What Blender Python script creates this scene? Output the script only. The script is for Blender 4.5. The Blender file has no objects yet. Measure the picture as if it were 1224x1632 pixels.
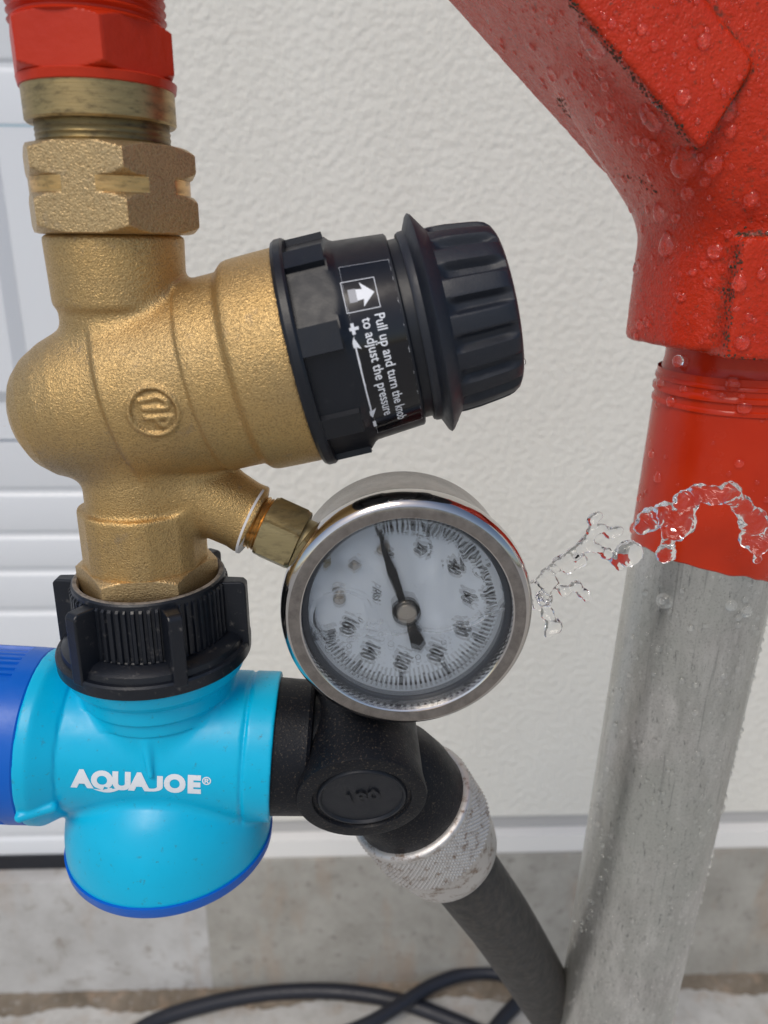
import bpy, math, random
import numpy as np
from mathutils import Vector, Matrix
from mathutils.bvhtree import BVHTree
random.seed(7); rng = np.random.RandomState(7)
S = 0.001                      # everything below is measured in millimetres
scn = bpy.context.scene
R = math.radians
# ------------------------------------------------------------------ camera
FPX = 1226.0; TILT = R(19.2); YAW = R(2.3); ROLL = 0.0085; CZ = 727.0
CAM = np.array([0.0, 0.0, CZ])
F = np.array([math.sin(YAW)*math.cos(TILT), math.cos(YAW)*math.cos(TILT), -math.sin(TILT)])
R0 = np.array([math.cos(YAW), -math.sin(YAW), 0.0]); U0 = np.cross(R0, F)
RT = R0*math.cos(ROLL)+U0*math.sin(ROLL); UP = np.cross(RT, F)
cam = bpy.data.cameras.new('camera'); camo = bpy.data.objects.new('camera', cam)
scn.collection.objects.link(camo); scn.camera = camo
M3 = Matrix([[RT[i], UP[i], -F[i]] for i in range(3)])
camo.matrix_world = Matrix.Translation(Vector(CAM*S)) @ M3.to_4x4()
cam.sensor_fit = 'VERTICAL'; cam.sensor_height = 36.0; cam.lens = 36.0*FPX/1632
cam.clip_start = 0.01; cam.clip_end = 500
cam.dof.use_dof = True; cam.dof.focus_distance = 0.212; cam.dof.aperture_fstop = cam.lens/1.9
def ray(px, py): return F + (px-612)/FPX*RT + (816-py)/FPX*UP
def P(px, py, Y):              # the point seen there on the upright plane at distance Y from the camera
    d = ray(px, py); return CAM + d*(Y/d[1])
def G(px, py, z=0.0):          # on the level plane at height z
    d = ray(px, py); return CAM + d*((z-CZ)/d[2])
def proj(p):
    q = np.asarray(p, float)-CAM; t = q@F
    return 612+FPX*(q@RT)/t, 816-FPX*(q@UP)/t
# ------------------------------------------------------------------ light
w = bpy.data.worlds.new('World'); scn.world = w; w.use_nodes = True
nt = w.node_tree; sky = nt.nodes.new('ShaderNodeTexSky'); sky.sky_type = 'NISHITA'; sky.sun_disc = False
sky.sun_elevation = R(52); sky.sun_rotation = R(205); sky.air_density = 1.0; sky.dust_density = 2.0; sky.ozone_density = 1.0
nt.links.new(sky.outputs[0], nt.nodes['Background'].inputs[0]); nt.nodes['Background'].inputs[1].default_value = 0.10
sl = bpy.data.lights.new('sun', 'SUN'); sl.energy = 1.15; sl.angle = R(24); sl.color = (1, .93, .83)
so = bpy.data.objects.new('sun', sl); scn.collection.objects.link(so)
az = R(205); el = R(52)
sd = Vector((math.sin(az)*math.cos(el), math.cos(az)*math.cos(el), math.sin(el)))
so.rotation_euler = sd.to_track_quat('Z', 'Y').to_euler()
scn.view_settings.view_transform = 'Standard'; scn.view_settings.look = 'None'; scn.view_settings.gamma = 1
scn.view_settings.exposure = 0.22
scn.render.engine = 'CYCLES'; scn.cycles.max_bounces = 14; scn.cycles.transmission_bounces = 14
scn.cycles.glossy_bounces = 6; scn.cycles.sample_clamp_indirect = 6.0; scn.cycles.use_denoising = True

# ------------------------------------------------------------------ materials
MATS = {}
def new_mat(name):
    m = bpy.data.materials.new(name); m.use_nodes = True; MATS[name] = m
    return m, m.node_tree, m.node_tree.nodes['Principled BSDF']
def tex(t, scale, detail=3, rough=.55, vec=None, stretch=None, obj=True):
    co = t.nodes.new('ShaderNodeTexCoord'); mp = t.nodes.new('ShaderNodeMapping')
    t.links.new(co.outputs['Object'], mp.inputs[0])
    if stretch: mp.inputs['Scale'].default_value = stretch
    n = t.nodes.new('ShaderNodeTexNoise'); n.inputs['Scale'].default_value = scale
    n.inputs['Detail'].default_value = detail; n.inputs['Roughness'].default_value = rough
    t.links.new(mp.outputs[0], n.inputs['Vector']); return n.outputs[0]
def ramp(t, src, stops):
    r = t.nodes.new('ShaderNodeValToRGB'); e = r.color_ramp.elements
    while len(e) < len(stops): e.new(.5)
    for k, (p, c) in enumerate(stops):
        e[k].position = p; e[k].color = (*c, 1) if len(c) == 3 else c
    t.links.new(src, r.inputs[0]); return r.outputs[0]
def mix(t, fac, a, b, mode='MIX'):
    m = t.nodes.new('ShaderNodeMix'); m.data_type = 'RGBA'; m.blend_type = mode
    for s, v in ((0, fac), (6, a), (7, b)):
        if isinstance(v, (int, float)): m.inputs[s].default_value = v
        elif isinstance(v, tuple): m.inputs[s].default_value = (*v, 1)
        else: t.links.new(v, m.inputs[s])
    return m.outputs[2]
def mth(t, op, a, b=0.0):
    m = t.nodes.new('ShaderNodeMath'); m.operation = op; m.use_clamp = False
    for s, v in ((0, a), (1, b)):
        if isinstance(v, (int, float)): m.inputs[s].default_value = v
        else: t.links.new(v, m.inputs[s])
    return m.outputs[0]
def bump(t, b, h, dist, strength=1.0, prev=None):
    n = t.nodes.new('ShaderNodeBump'); n.inputs['Distance'].default_value = dist*S; n.inputs['Strength'].default_value = strength
    t.links.new(h, n.inputs['Height'])
    if prev: t.links.new(prev, n.inputs['Normal'])
    t.links.new(n.outputs[0], b.inputs['Normal']); return n.outputs[0]
def pointy(t):
    g = t.nodes.new('ShaderNodeNewGeometry'); return g.outputs['Pointiness']
def objz(t, axis=2):
    co = t.nodes.new('ShaderNodeTexCoord'); s = t.nodes.new('ShaderNodeSeparateXYZ')
    t.links.new(co.outputs['Object'], s.inputs[0]); return s.outputs[axis]

def plain(name, col, rough=.4, metal=0.0, spec=.5, coat=0.0, dirt=None, dscale=300, dlo=.55, dhi=.75, bumpd=0, bscale=2500, var=.0):
    m, t, b = new_mat(name)
    c = None
    if dirt:
        f = ramp(t, tex(t, dscale, 6, .65), [(dlo, (0, 0, 0)), (dhi, (1, 1, 1))])
        c = mix(t, f, col, dirt)
    if var:
        v = ramp(t, tex(t, 60, 3), [(.3, (1-var,)*3), (.7, (1+var*.3,)*3)])
        c = mix(t, 1.0, c if c is not None else col, v, 'MULTIPLY')
    if c is not None: t.links.new(c, b.inputs['Base Color'])
    else: b.inputs['Base Color'].default_value = (*col, 1)
    b.inputs['Metallic'].default_value = metal; b.inputs['Specular IOR Level'].default_value = spec
    b.inputs['Coat Weight'].default_value = coat; b.inputs['Coat Roughness'].default_value = .12
    rr = ramp(t, tex(t, 220, 4), [(.3, (max(rough-.07, .02),)*3), (.7, (rough+.08,)*3)])
    t.links.new(rr, b.inputs['Roughness'])
    if bumpd: bump(t, b, tex(t, bscale, 3), bumpd)
    return m

def cast_brass(name, a, c, grain=.26, gs=2700, rough=.42, dark=(.2, .12, .05)):
    m, t, b = new_mat(name)
    n1 = tex(t, gs, 2, .5); n2 = tex(t, 45, 5, .6); n3 = tex(t, 160, 6, .7)
    col = mix(t, ramp(t, n2, [(.35, (0, 0, 0)), (.68, (1, 1, 1))]), a, c)
    col = mix(t, ramp(t, n1, [(.35, (.45,)*3), (.52, (0,)*3)]), col, dark)
    col = mix(t, ramp(t, n3, [(.60, (0,)*3), (.76, (.7,)*3)]), col, (.30, .24, .18))
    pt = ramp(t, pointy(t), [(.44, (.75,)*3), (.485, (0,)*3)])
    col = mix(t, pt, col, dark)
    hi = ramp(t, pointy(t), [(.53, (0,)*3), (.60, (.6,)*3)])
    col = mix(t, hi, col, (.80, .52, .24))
    t.links.new(col, b.inputs['Base Color']); b.inputs['Metallic'].default_value = .86
    t.links.new(ramp(t, n1, [(.3, (rough+.12,)*3), (.65, (rough-.1,)*3)]), b.inputs['Roughness'])
    p = bump(t, b, n1, grain); bump(t, b, tex(t, gs*.4, 2), grain*.8, .6, p)
    return m
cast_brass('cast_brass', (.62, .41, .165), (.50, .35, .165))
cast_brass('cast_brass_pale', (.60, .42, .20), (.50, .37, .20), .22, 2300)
def turned(name, a, c, stain, rough=.3):
    m, t, b = new_mat(name)
    n = tex(t, 90, 5, .6, stretch=(1, 1, 9)); n2 = tex(t, 260, 5, .7, stretch=(1, 1, 3))
    col = mix(t, ramp(t, n, [(.35, (0,)*3), (.65, (1,)*3)]), a, c)
    col = mix(t, ramp(t, n2, [(.5, (0,)*3), (.72, (.85,)*3)]), col, stain)
    t.links.new(col, b.inputs['Base Color']); b.inputs['Metallic'].default_value = .9
    t.links.new(ramp(t, n, [(.3, (rough,)*3), (.7, (rough+.15,)*3)]), b.inputs['Roughness'])
    bump(t, b, tex(t, 500, 2, stretch=(.3, .3, 6)), .05)
    return m
turned('turned_brass', (.46, .33, .15), (.36, .27, .13), (.12, .09, .05), .32)
turned('dark_brass', (.26, .19, .08), (.18, .14, .07), (.06, .045, .03), .35)
turned('bright_brass', (.80, .50, .20), (.60, .38, .16), (.20, .13, .06), .25)
turned('machined_brass', (.44, .36, .19), (.38, .31, .17), (.22, .18, .10), .40)
def red_paint(name, orange=.3, bd=.5, bs=500, rust=True, rough=.20, chips=.0):
    m, t, b = new_mat(name)
    n2 = tex(t, 25, 5, .6); n3 = tex(t, 700, 5, .7)
    col = mix(t, ramp(t, n2, [(.3, (0,)*3), (.7, (1,)*3)]), (.50, .022, .003), (.58, .036, .007))
    if rust:
        pt = mth(t, 'ADD', pointy(t), mth(t, 'MULTIPLY', mth(t, 'SUBTRACT', n3, .5), .14))
        col = mix(t, ramp(t, pt, [(.455, (.95,)*3), (.49, (0,)*3)]), col, (.09, .035, .016))
        n4 = tex(t, 120, 6, .75)
        ch = ramp(t, mth(t, 'MULTIPLY', n4, n3), [(.335, (0,)*3), (.38, (.8,)*3)])
        col = mix(t, ch, col, (.16, .05, .03))
    t.links.new(col, b.inputs['Base Color'])
    t.links.new(ramp(t, tex(t, 140, 4), [(.35, (rough,)*3), (.7, (rough+.14,)*3)]), b.inputs['Roughness'])
    b.inputs['Coat Weight'].default_value = .0; b.inputs['Specular IOR Level'].default_value = .33
    p = bump(t, b, tex(t, bs, 3, .55), bd); bump(t, b, tex(t, bs*.22, 3), bd*1.3, .6, p)
    return m
red_paint('valve_paint', bd=.46, bs=950)
red_paint('sleeve_paint', bd=.10, bs=260, rust=False, rough=.16)
red_paint('hex_paint', bd=.16, bs=330, rust=False, rough=.34)
plain('black_plastic', (.007, .009, .014), .40, spec=.4, dirt=(.03, .032, .036), dscale=420, dlo=.6, dhi=.85, bumpd=.03)
plain('knob_rubber', (.011, .014, .022), .48, dirt=(.04, .043, .05), dscale=500, dlo=.6, dhi=.9, bumpd=.06)
plain('sticker_black', (.006, .006, .008), .13, dirt=(.05, .05, .055), dscale=900, dlo=.68, dhi=.8)
plain('dusty_black', (.005, .006, .009), .48, spec=.25, dirt=(.11, .085, .062), dscale=1500, dlo=.57, dhi=.72, bumpd=.10, bscale=1500)
plain('collar_black', (.006, .008, .013), .36, spec=.45, dirt=(.13, .12, .11), dscale=420, dlo=.60, dhi=.78, bumpd=.05)
plain('rim_dust', (.22, .19, .16), .8, dirt=(.05, .046, .042), dscale=400, dlo=.45, dhi=.7, bumpd=.12, bscale=1500)
plain('aqua_plastic', (.0, .49, .76), .34, spec=.35, coat=.0, dirt=(.05, .20, .28), dscale=520, dlo=.62, dhi=.76, bumpd=.012, bscale=900, var=.06)
plain('blue_plastic', (.001, .12, .56), .36, spec=.35, coat=.0, bumpd=.02, bscale=900)
plain('white_print', (.82, .85, .88), .35, dirt=(.45, .6, .68), dscale=900, dlo=.62, dhi=.8)
plain('sticker_print', (.80, .82, .86), .3)
plain('fade_print', (.33, .34, .37), .3)
plain('grime', (.085, .035, .018), .75, dirt=(.05, .045, .022), dscale=300, dlo=.45, dhi=.6)
plain('white_tape', (.75, .73, .72), .6)
plain('dial_white', (.88, .94, 1.0), .55)
plain('dial_black', (.003, .003, .004), .5)
plain('screw_metal', (.42, .38, .33), .35, .9, dirt=(.12, .09, .06), dscale=900)
plain('needle_black', (.004, .004, .005), .5, spec=.2)
plain('gasket', (.03, .035, .045), .4)
plain('hose_rubber', (.030, .029, .028), .62, dirt=(.07, .06, .05), dscale=420, dlo=.42, dhi=.75, bumpd=.06, bscale=1800)
plain('far_hose', (.012, .014, .022), .45)
m, t, b = new_mat('chrome')
b.inputs['Metallic'].default_value = 1; b.inputs['Base Color'].default_value = (.60, .57, .54, 1)
t.links.new(ramp(t, tex(t, 420, 6, .7), [(.4, (.05,)*3), (.75, (.2,)*3)]), b.inputs['Roughness']); bump(t, b, tex(t, 700, 3), .012)
m, t, b = new_mat('brushed_steel')
b.inputs['Metallic'].default_value = 1
t.links.new(mix(t, ramp(t, tex(t, 300, 6, .7), [(.4, (0,)*3), (.7, (1,)*3)]), (.34, .31, .285), (.22, .20, .185)), b.inputs['Base Color'])
b.inputs['Roughness'].default_value = .24; bump(t, b, tex(t, 900, 3), .03)
m, t, b = new_mat('aluminium')
c = mix(t, ramp(t, tex(t, 260, 6, .75), [(.52, (0,)*3), (.66, (.9,)*3)]), (.62, .60, .58), (.20, .12, .07))
t.links.new(c, b.inputs['Base Color']); b.inputs['Metallic'].default_value = .855; b.inputs['Roughness'].default_value = .48
bump(t, b, tex(t, 900, 4), .08)
m, t, b = new_mat('galvanised')
n = tex(t, 150, 6, .7, stretch=(1, 1, .25)); n2 = tex(t, 700, 5, .75, stretch=(1, 1, .3)); n3 = tex(t, 30, 3)
c = mix(t, ramp(t, n, [(.35, (0,)*3), (.65, (1,)*3)]), (.40, .39, .365), (.66, .645, .61))
c = mix(t, ramp(t, n3, [(.35, (0,)*3), (.65, (.8,)*3)]), c, (.46, .47, .43))
c = mix(t, ramp(t, n2, [(.58, (0,)*3), (.68, (.75,)*3)]), c, (.15, .15, .145))
c = mix(t, ramp(t, tex(t, 1500, 3, .7), [(.54, (0,)*3), (.68, (.5,)*3)]), c, (.19, .18, .165))
c = mix(t, ramp(t, tex(t, 420, 3, .6, stretch=(1, 1, .02)), [(.63, (0,)*3), (.67, (.35,)*3)]), c, (.15, .155, .15))
t.links.new(c, b.inputs['Base Color']); b.inputs['Metallic'].default_value = .7
t.links.new(ramp(t, n, [(.3, (.28,)*3), (.7, (.42,)*3)]), b.inputs['Roughness'])
b.inputs['Coat Weight'].default_value = .3; b.inputs['Coat Roughness'].default_value = .15
p = bump(t, b, tex(t, 800, 4, .65, stretch=(1, 1, .4)), .12); bump(t, b, tex(t, 110, 2, stretch=(1, 1, .05)), .3, .6, p)
def clear(name, ior, col=(1, 1, 1), rough=0.0, thin=0):
    m, t, b = new_mat(name); t.nodes.remove(b)
    g = t.nodes.new('ShaderNodeBsdfGlass'); g.inputs['IOR'].default_value = ior; g.inputs['Color'].default_value = (*col, 1)
    g.inputs['Roughness'].default_value = rough
    if thin:
        q = t.nodes.new('ShaderNodeBsdfTransparent'); x = t.nodes.new('ShaderNodeMixShader'); x.inputs[0].default_value = thin
        t.links.new(g.outputs[0], x.inputs[1]); t.links.new(q.outputs[0], x.inputs[2]); t.links.new(x.outputs[0], t.nodes['Material Output'].inputs[0]); return m
    t.links.new(g.outputs[0], t.nodes['Material Output'].inputs[0]); return m
clear('water', 1.33); clear('film_water', 1.33, thin=0); clear('drop_water', 1.33, (1.2, 1.2, 1.2), thin=.05); clear('bead_water', 1.33, (1.12, 1.12, 1.12)); clear('pane', 1.45, (.97, .985, 1), thin=.6); clear('air_bubble', .80)  # drop and bead tints above white put extra brightness into the colour
m, t, b = new_mat('stucco')
v = tex(t, 5, 6, .65, stretch=(1, 1, .5))
t.links.new(mix(t, ramp(t, v, [(.3, (0,)*3), (.7, (1,)*3)]), (.72, .70, .635), (.78, .765, .70)), b.inputs['Base Color'])
b.inputs['Roughness'].default_value = .85
p = bump(t, b, ramp(t, tex(t, 165, 1.4, .5), [(.28, (0,)*3), (.70, (1,)*3)]), .72); bump(t, b, tex(t, 420, 3), .2, 1, p)
plain('door_white', (.74, .765, .79), .35, bumpd=.05)
plain('flashing_white', (.80, .79, .76), .45)
plain('shadow_line_grey', (.44, .435, .425), .5)  # shade tone for the shadow line under the stucco
plain('rubber_seal', (.012, .014, .02), .5)
def concrete(name, a, c, dk, sc=1.0):
    m, t, b = new_mat(name)
    n = tex(t, 14*sc, 6, .7); n2 = tex(t, 60*sc, 5, .72)
    col = mix(t, ramp(t, n, [(.35, (0,)*3), (.65, (1,)*3)]), a, c)
    col = mix(t, ramp(t, n2, [(.56, (0,)*3), (.72, (.75,)*3)]), col, dk)
    col = mix(t, ramp(t, tex(t, 22*sc, 4, .6, stretch=(1, 1, .3)), [(.54, (0,)*3), (.72, (.55,)*3)]), col, (.36, .26, .18))
    t.links.new(col, b.inputs['Base Color']); b.inputs['Roughness'].default_value = .85
    bump(t, b, tex(t, 260, 5, .7), .5); return m
concrete('kerb_pale', (.43, .42, .40), (.57, .565, .55), (.24, .20, .16))
concrete('kerb_grey', (.30, .285, .25), (.41, .395, .355), (.14, .125, .105), 1.3)
concrete('ground_concrete', (.42, .41, .38), (.56, .55, .52), (.28, .25, .21), 1.8)
concrete('joint_dirt', (.13, .105, .075), (.22, .18, .135), (.40, .38, .35), 2)

# ------------------------------------------------------------------ object helpers
def wloc(o):
    p = np.zeros(3)
    while o is not None: p += np.array(o.location); o = o.parent
    return p/S
def tag(o, label=None, cat=None, group=None, kind=None):
    for k, v in (('label', label), ('category', cat), ('group', group), ('kind', kind)):
        if v: o[k] = v
    return o
def thing(name, loc, label, cat, group=None):
    o = bpy.data.objects.new(name, None); scn.collection.objects.link(o); o.location = Vector(np.asarray(loc)*S)
    o.empty_display_size = .01
    return tag(o, label, cat, group)
def mk(name, v, f, mat, parent=None, smooth=True, sharp=32, mats=None, mi=None):
    v = (np.asarray(v, float) - (wloc(parent) if parent is not None else 0))*S
    me = bpy.data.meshes.new(name); me.from_pydata(v.tolist(), [], f if isinstance(f, list) else f.tolist())
    ml = mats or [mat]
    for x in ml: me.materials.append(MATS[x])
    if mi is not None: me.polygons.foreach_set('material_index', np.asarray(mi, np.int32))
    if smooth:
        me.polygons.foreach_set('use_smooth', np.ones(len(me.polygons), bool))
        if sharp: me.set_sharp_from_angle(angle=R(sharp))
    me.update()
    o = bpy.data.objects.new(name, me); scn.collection.objects.link(o)
    if parent is not None: o.parent = parent
    return o
def nrm(a): a = np.asarray(a, float); return a/np.linalg.norm(a)
def basis(ax, front=(0, -1, 0)):       # e1 points to the camera side, e2 completes
    ax = nrm(ax); f = np.asarray(front, float); f = f if abs(f@ax) < .95 else np.array([1.0, 0, 0]); e1 = nrm(f-ax*(f@ax)); e2 = np.cross(ax, e1); return ax, e1, e2
class MB:
    def __init__(s): s.v = []; s.f = []; s.mi = []; s.n = 0
    def add(s, v, f, mi=0):
        v = np.asarray(v, float).reshape(-1, 3); s.v.append(v)
        s.f += [[i+s.n for i in q] for q in f]; s.mi += [mi]*len(f); s.n += len(v)
    def build(s, name, mat, parent=None, **k):
        if 'mats' in k: k['mi'] = s.mi
        return mk(name, np.vstack(s.v), s.f, mat, parent, **k)
def lathe(prof, o, ax, n=96, rf=None, cap=(True, True), front=(0, -1, 0), ph=0.0):
    ax, e1, e2 = basis(ax, front); o = np.asarray(o, float)
    th = ph+np.arange(n)*2*math.pi/n; v = []; f = []
    for s, r in prof:
        rr = np.full(n, float(r)) if rf is None else rf(th, s, r)
        v.append(o+ax*s+np.outer(rr*np.cos(th), e1)+np.outer(rr*np.sin(th), e2))
    v = np.vstack(v); k = len(prof)
    for a in range(k-1):
        for i in range(n):
            j = (i+1) % n; f.append([a*n+i, a*n+j, (a+1)*n+j, (a+1)*n+i])
    c = len(v); ex = []
    if cap[0]: ex.append(o+ax*prof[0][0]); f += [[c, (i+1) % n, i] for i in range(n)]; c += 1
    if cap[1]: ex.append(o+ax*prof[-1][0]); f += [[c, (k-1)*n+i, (k-1)*n+(i+1) % n] for i in range(n)]
    if ex: v = np.vstack([v]+[np.array(ex)])
    return v, f
def box(c, ax, ay, az, hx, hy, hz):
    c = np.asarray(c, float); v = [c+sx*hx*ax+sy*hy*ay+sz*hz*az for sx in (-1, 1) for sy in (-1, 1) for sz in (-1, 1)]
    return v, [[0, 1, 3, 2], [4, 6, 7, 5], [0, 4, 5, 1], [2, 3, 7, 6], [0, 2, 6, 4], [1, 5, 7, 3]]
def abox(x0, x1, y0, y1, z0, z1):
    E = np.eye(3); return box([(x0+x1)/2, (y0+y1)/2, (z0+z1)/2], E[0], E[1], E[2], (x1-x0)/2, (y1-y0)/2, (z1-z0)/2)
def spline(pts, n=24):
    p = np.asarray(pts, float); q = np.vstack([2*p[0]-p[1], p, 2*p[-1]-p[-2]]); out = []
    for i in range(1, len(q)-2):
        for t in np.linspace(0, 1, n, endpoint=False):
            a, b_, c, d = q[i-1], q[i], q[i+1], q[i+2]
            out.append(.5*((2*b_)+(-a+c)*t+(2*a-5*b_+4*c-d)*t*t+(-a+3*b_-3*c+d)*t**3))
    out.append(p[-1]); return np.array(out)
def tube(path, r, n=24, up=(0, 0, 1)):
    path = np.asarray(path, float); k = len(path); rr = np.full(k, r) if np.isscalar(r) else np.asarray(r)
    v = []; f = []; up = np.asarray(up, float)
    for i in range(k):
        d = nrm(path[min(i+1, k-1)]-path[max(i-1, 0)]); a = nrm(np.cross(up, d)); b_ = np.cross(d, a)
        th = np.arange(n)*2*math.pi/n; v.append(path[i]+rr[i]*(np.outer(np.cos(th), a)+np.outer(np.sin(th), b_)))
    for i in range(k-1):
        for j in range(n): f.append([i*n+j, i*n+(j+1) % n, (i+1)*n+(j+1) % n, (i+1)*n+j])
    f.append(list(range(n))[::-1]); f.append([(k-1)*n+j for j in range(n)])
    return np.vstack(v), f
def hexr(apo, ph, n=6):
    def g(th):
        a = (th-ph+math.pi/n) % (2*math.pi/n)-math.pi/n      # ph = angle of a corner
        return apo/np.cos((np.abs(a)-math.pi/n))
    return g
# signed distance modelling for castings and water
class Grid:
    def __init__(s, lo, hi, h):
        s.lo = np.asarray(lo, float); s.h = h; n = np.ceil((np.asarray(hi)-s.lo)/h).astype(int)+1; s.n = n
        a = [(s.lo[i]+np.arange(n[i])*h).astype(np.float32) for i in range(3)]
        s.X, s.Y, s.Z = np.meshgrid(*a, indexing='ij')
def smin(a, b_, k):
    h = np.clip(.5+.5*(b_-a)/k, 0, 1); return b_*(1-h)+a*h-k*h*(1-h)
def smax(a, b_, k): return -smin(-a, -b_, k)
def sd_axis(g, o, ax):
    ax = nrm(ax); dx = g.X-o[0]; dy = g.Y-o[1]; dz = g.Z-o[2]; s = dx*ax[0]+dy*ax[1]+dz*ax[2]
    return s, np.sqrt(np.maximum((dx-s*ax[0])**2+(dy-s*ax[1])**2+(dz-s*ax[2])**2, 0))
def sd_cyl(g, a, b_, r, k=.8):
    a = np.asarray(a); b_ = np.asarray(b_); L = np.linalg.norm(b_-a); s, rho = sd_axis(g, a, b_-a)
    return smax(rho-r, np.abs(s-L/2)-L/2, k)
def sd_prism(g, a, b_, apo, ph, n, k=.8, front=(0, -1, 0)):
    a = np.asarray(a); b_ = np.asarray(b_); L = np.linalg.norm(b_-a); ax, e1, e2 = basis(b_-a, front)
    dx = g.X-a[0]; dy = g.Y-a[1]; dz = g.Z-a[2]; s = dx*ax[0]+dy*ax[1]+dz*ax[2]
    u = dx*e1[0]+dy*e1[1]+dz*e1[2]; v = dx*e2[0]+dy*e2[1]+dz*e2[2]; d = None
    for i in range(n):
        t_ = ph+(i+.5)*2*math.pi/n; q = u*math.cos(t_)+v*math.sin(t_)-apo; d = q if d is None else smax(d, q, k)
    return smax(d, np.abs(s-L/2)-L/2, k)
def sd_ell(g, c, r, k=None):
    r = np.asarray(r, float) if not np.isscalar(r) else np.array([r]*3); q = np.sqrt(((g.X-c[0])/r[0])**2+((g.Y-c[1])/r[1])**2+((g.Z-c[2])/r[2])**2)
    return (q-1)*r.min()
def sd_cap(g, a, b_, ra, rb=None):
    rb = ra if rb is None else rb; a = np.asarray(a, float); d = np.asarray(b_, float)-a; L2 = d@d
    t_ = np.clip(((g.X-a[0])*d[0]+(g.Y-a[1])*d[1]+(g.Z-a[2])*d[2])/max(L2, 1e-9), 0, 1)
    return np.sqrt((g.X-a[0]-t_*d[0])**2+(g.Y-a[1]-t_*d[1])**2+(g.Z-a[2]-t_*d[2])**2)-(ra+(rb-ra)*t_)
def nets(g, f):
    ins = f < 0; c = None
    sl_ = lambda o: tuple(slice(o[i], f.shape[i]-1+o[i]) for i in range(3))
    offs = [(i, j, k) for i in (0, 1) for j in (0, 1) for k in (0, 1)]
    cnt = sum(ins[sl_(o)].astype(np.int8) for o in offs); act = (cnt > 0) & (cnt < 8)
    idx = np.argwhere(act); vid = np.full(act.shape, -1, np.int64); vid[act] = np.arange(len(idx))
    acc = np.zeros((len(idx), 3)); num = np.zeros(len(idx))
    for a in offs:
        for ax in range(3):
            if a[ax]: continue
            b_ = list(a); b_[ax] = 1; ia = idx+np.array(a); ib = idx+np.array(b_)
            fa = f[ia[:, 0], ia[:, 1], ia[:, 2]]; fb = f[ib[:, 0], ib[:, 1], ib[:, 2]]
            m_ = (fa < 0) != (fb < 0); t_ = fa[m_]/(fa[m_]-fb[m_]); p = np.tile(np.array(a, float), (m_.sum(), 1)); p[:, ax] += t_
            acc[m_] += p; num[m_] += 1
    V_ = g.lo+(idx+acc/num[:, None])*g.h; Fs = []
    for ax in range(3):
        u, v_ = [(1, 2), (2, 0), (0, 1)][ax]
        A = [slice(1, -1)]*3; B = [slice(1, -1)]*3; A[ax] = slice(0, -1); B[ax] = slice(1, None)
        ia = ins[tuple(A)]; e = np.argwhere(ia != ins[tuple(B)]); fl = ia[e[:, 0], e[:, 1], e[:, 2]]
        e[:, u] += 1; e[:, v_] += 1
        q = []
        for du, dv in ((-1, -1), (0, -1), (0, 0), (-1, 0)):
            c_ = e.copy(); c_[:, u] += du; c_[:, v_] += dv; q.append(vid[c_[:, 0], c_[:, 1], c_[:, 2]])
        q = np.stack(q, 1); q[~fl] = q[~fl][:, ::-1]; Fs.append(q)
    Q = np.vstack(Fs); Q = Q[(Q >= 0).all(1)]
    return V_, Q
# flat print
def text_mesh(s, size, off=0.0, space=1.0, sx=1.0, align='LEFT'):
    cu = bpy.data.curves.new('t', 'FONT'); cu.body = s; cu.size = 1; cu.offset = off; cu.space_character = space
    cu.align_x = align; cu.align_y = 'CENTER'; cu.resolution_u = 5
    o = bpy.data.objects.new('t', cu); scn.collection.objects.link(o)
    dg = bpy.context.evaluated_depsgraph_get(); me = bpy.data.meshes.new_from_object(o.evaluated_get(dg))
    v = np.array([x.co[:2] for x in me.vertices])*size; v[:, 0] *= sx; f = [list(p.vertices) for p in me.polygons]
    bpy.data.objects.remove(o); bpy.data.curves.remove(cu); bpy.data.meshes.remove(me); return v, f
def subdiv2(v, f, maxl):
    # split long triangles so that print can follow a curve
    v = [tuple(a) for a in v]; tris = []
    for p in f:
        for i in range(1, len(p)-1): tris.append((p[0], p[i], p[i+1]))
    for _ in range(5):
        cache = {}; out = []; ch = False
        def mid(a, b_):
            k = (min(a, b_), max(a, b_))
            if k not in cache: cache[k] = len(v); v.append(((v[a][0]+v[b_][0])/2, (v[a][1]+v[b_][1])/2))
            return cache[k]
        L = lambda a, b_: math.hypot(v[a][0]-v[b_][0], v[a][1]-v[b_][1])
        for a, b_, c in tris:
            m_ = max((L(a, b_), 0), (L(b_, c), 1), (L(c, a), 2))
            if m_[0] > maxl:
                ch = True
                if m_[1] == 0: x = mid(a, b_); out += [(a, x, c), (x, b_, c)]
                elif m_[1] == 1: x = mid(b_, c); out += [(a, b_, x), (a, x, c)]
                else: x = mid(c, a); out += [(a, b_, x), (x, b_, c)]
            else: out.append((a, b_, c))
        tris = out
        if not ch: break
    return np.array(v), [list(t_) for t_ in tris]

# ================================================================== SETTING
YW = 600.0
gnd = MB(); gnd.add([[-60000, -60000, 0], [60000, -60000, 0], [60000, 60000, 0], [-60000, 60000, 0]], [[0, 1, 2, 3]])
tag(gnd.build('ground', 'ground_concrete', smooth=False), kind='structure')
zK = P(600, 1353, YW)[2]            # top of the concrete foundation kerb
xJ = P(333, 1450, YW)[0]            # door / wall boundary
kerb = thing('foundation_kerb', (0, YW, 0), 'concrete foundation strip under the wall and door, stained and pitted', 'foundation')
zD = P(60, 1393, YW)[2]
a = MB(); a.add(*abox(-2500, xJ-.05, YW-12, YW+180, -40, zD)); a.build('sill_block', 'kerb_pale', kerb, smooth=False)
a = MB(); a.add(*abox(xJ+.05, 2500, YW-12, YW+180, -40, zK)); a.build('sill_block', 'kerb_grey', kerb, smooth=False)
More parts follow.
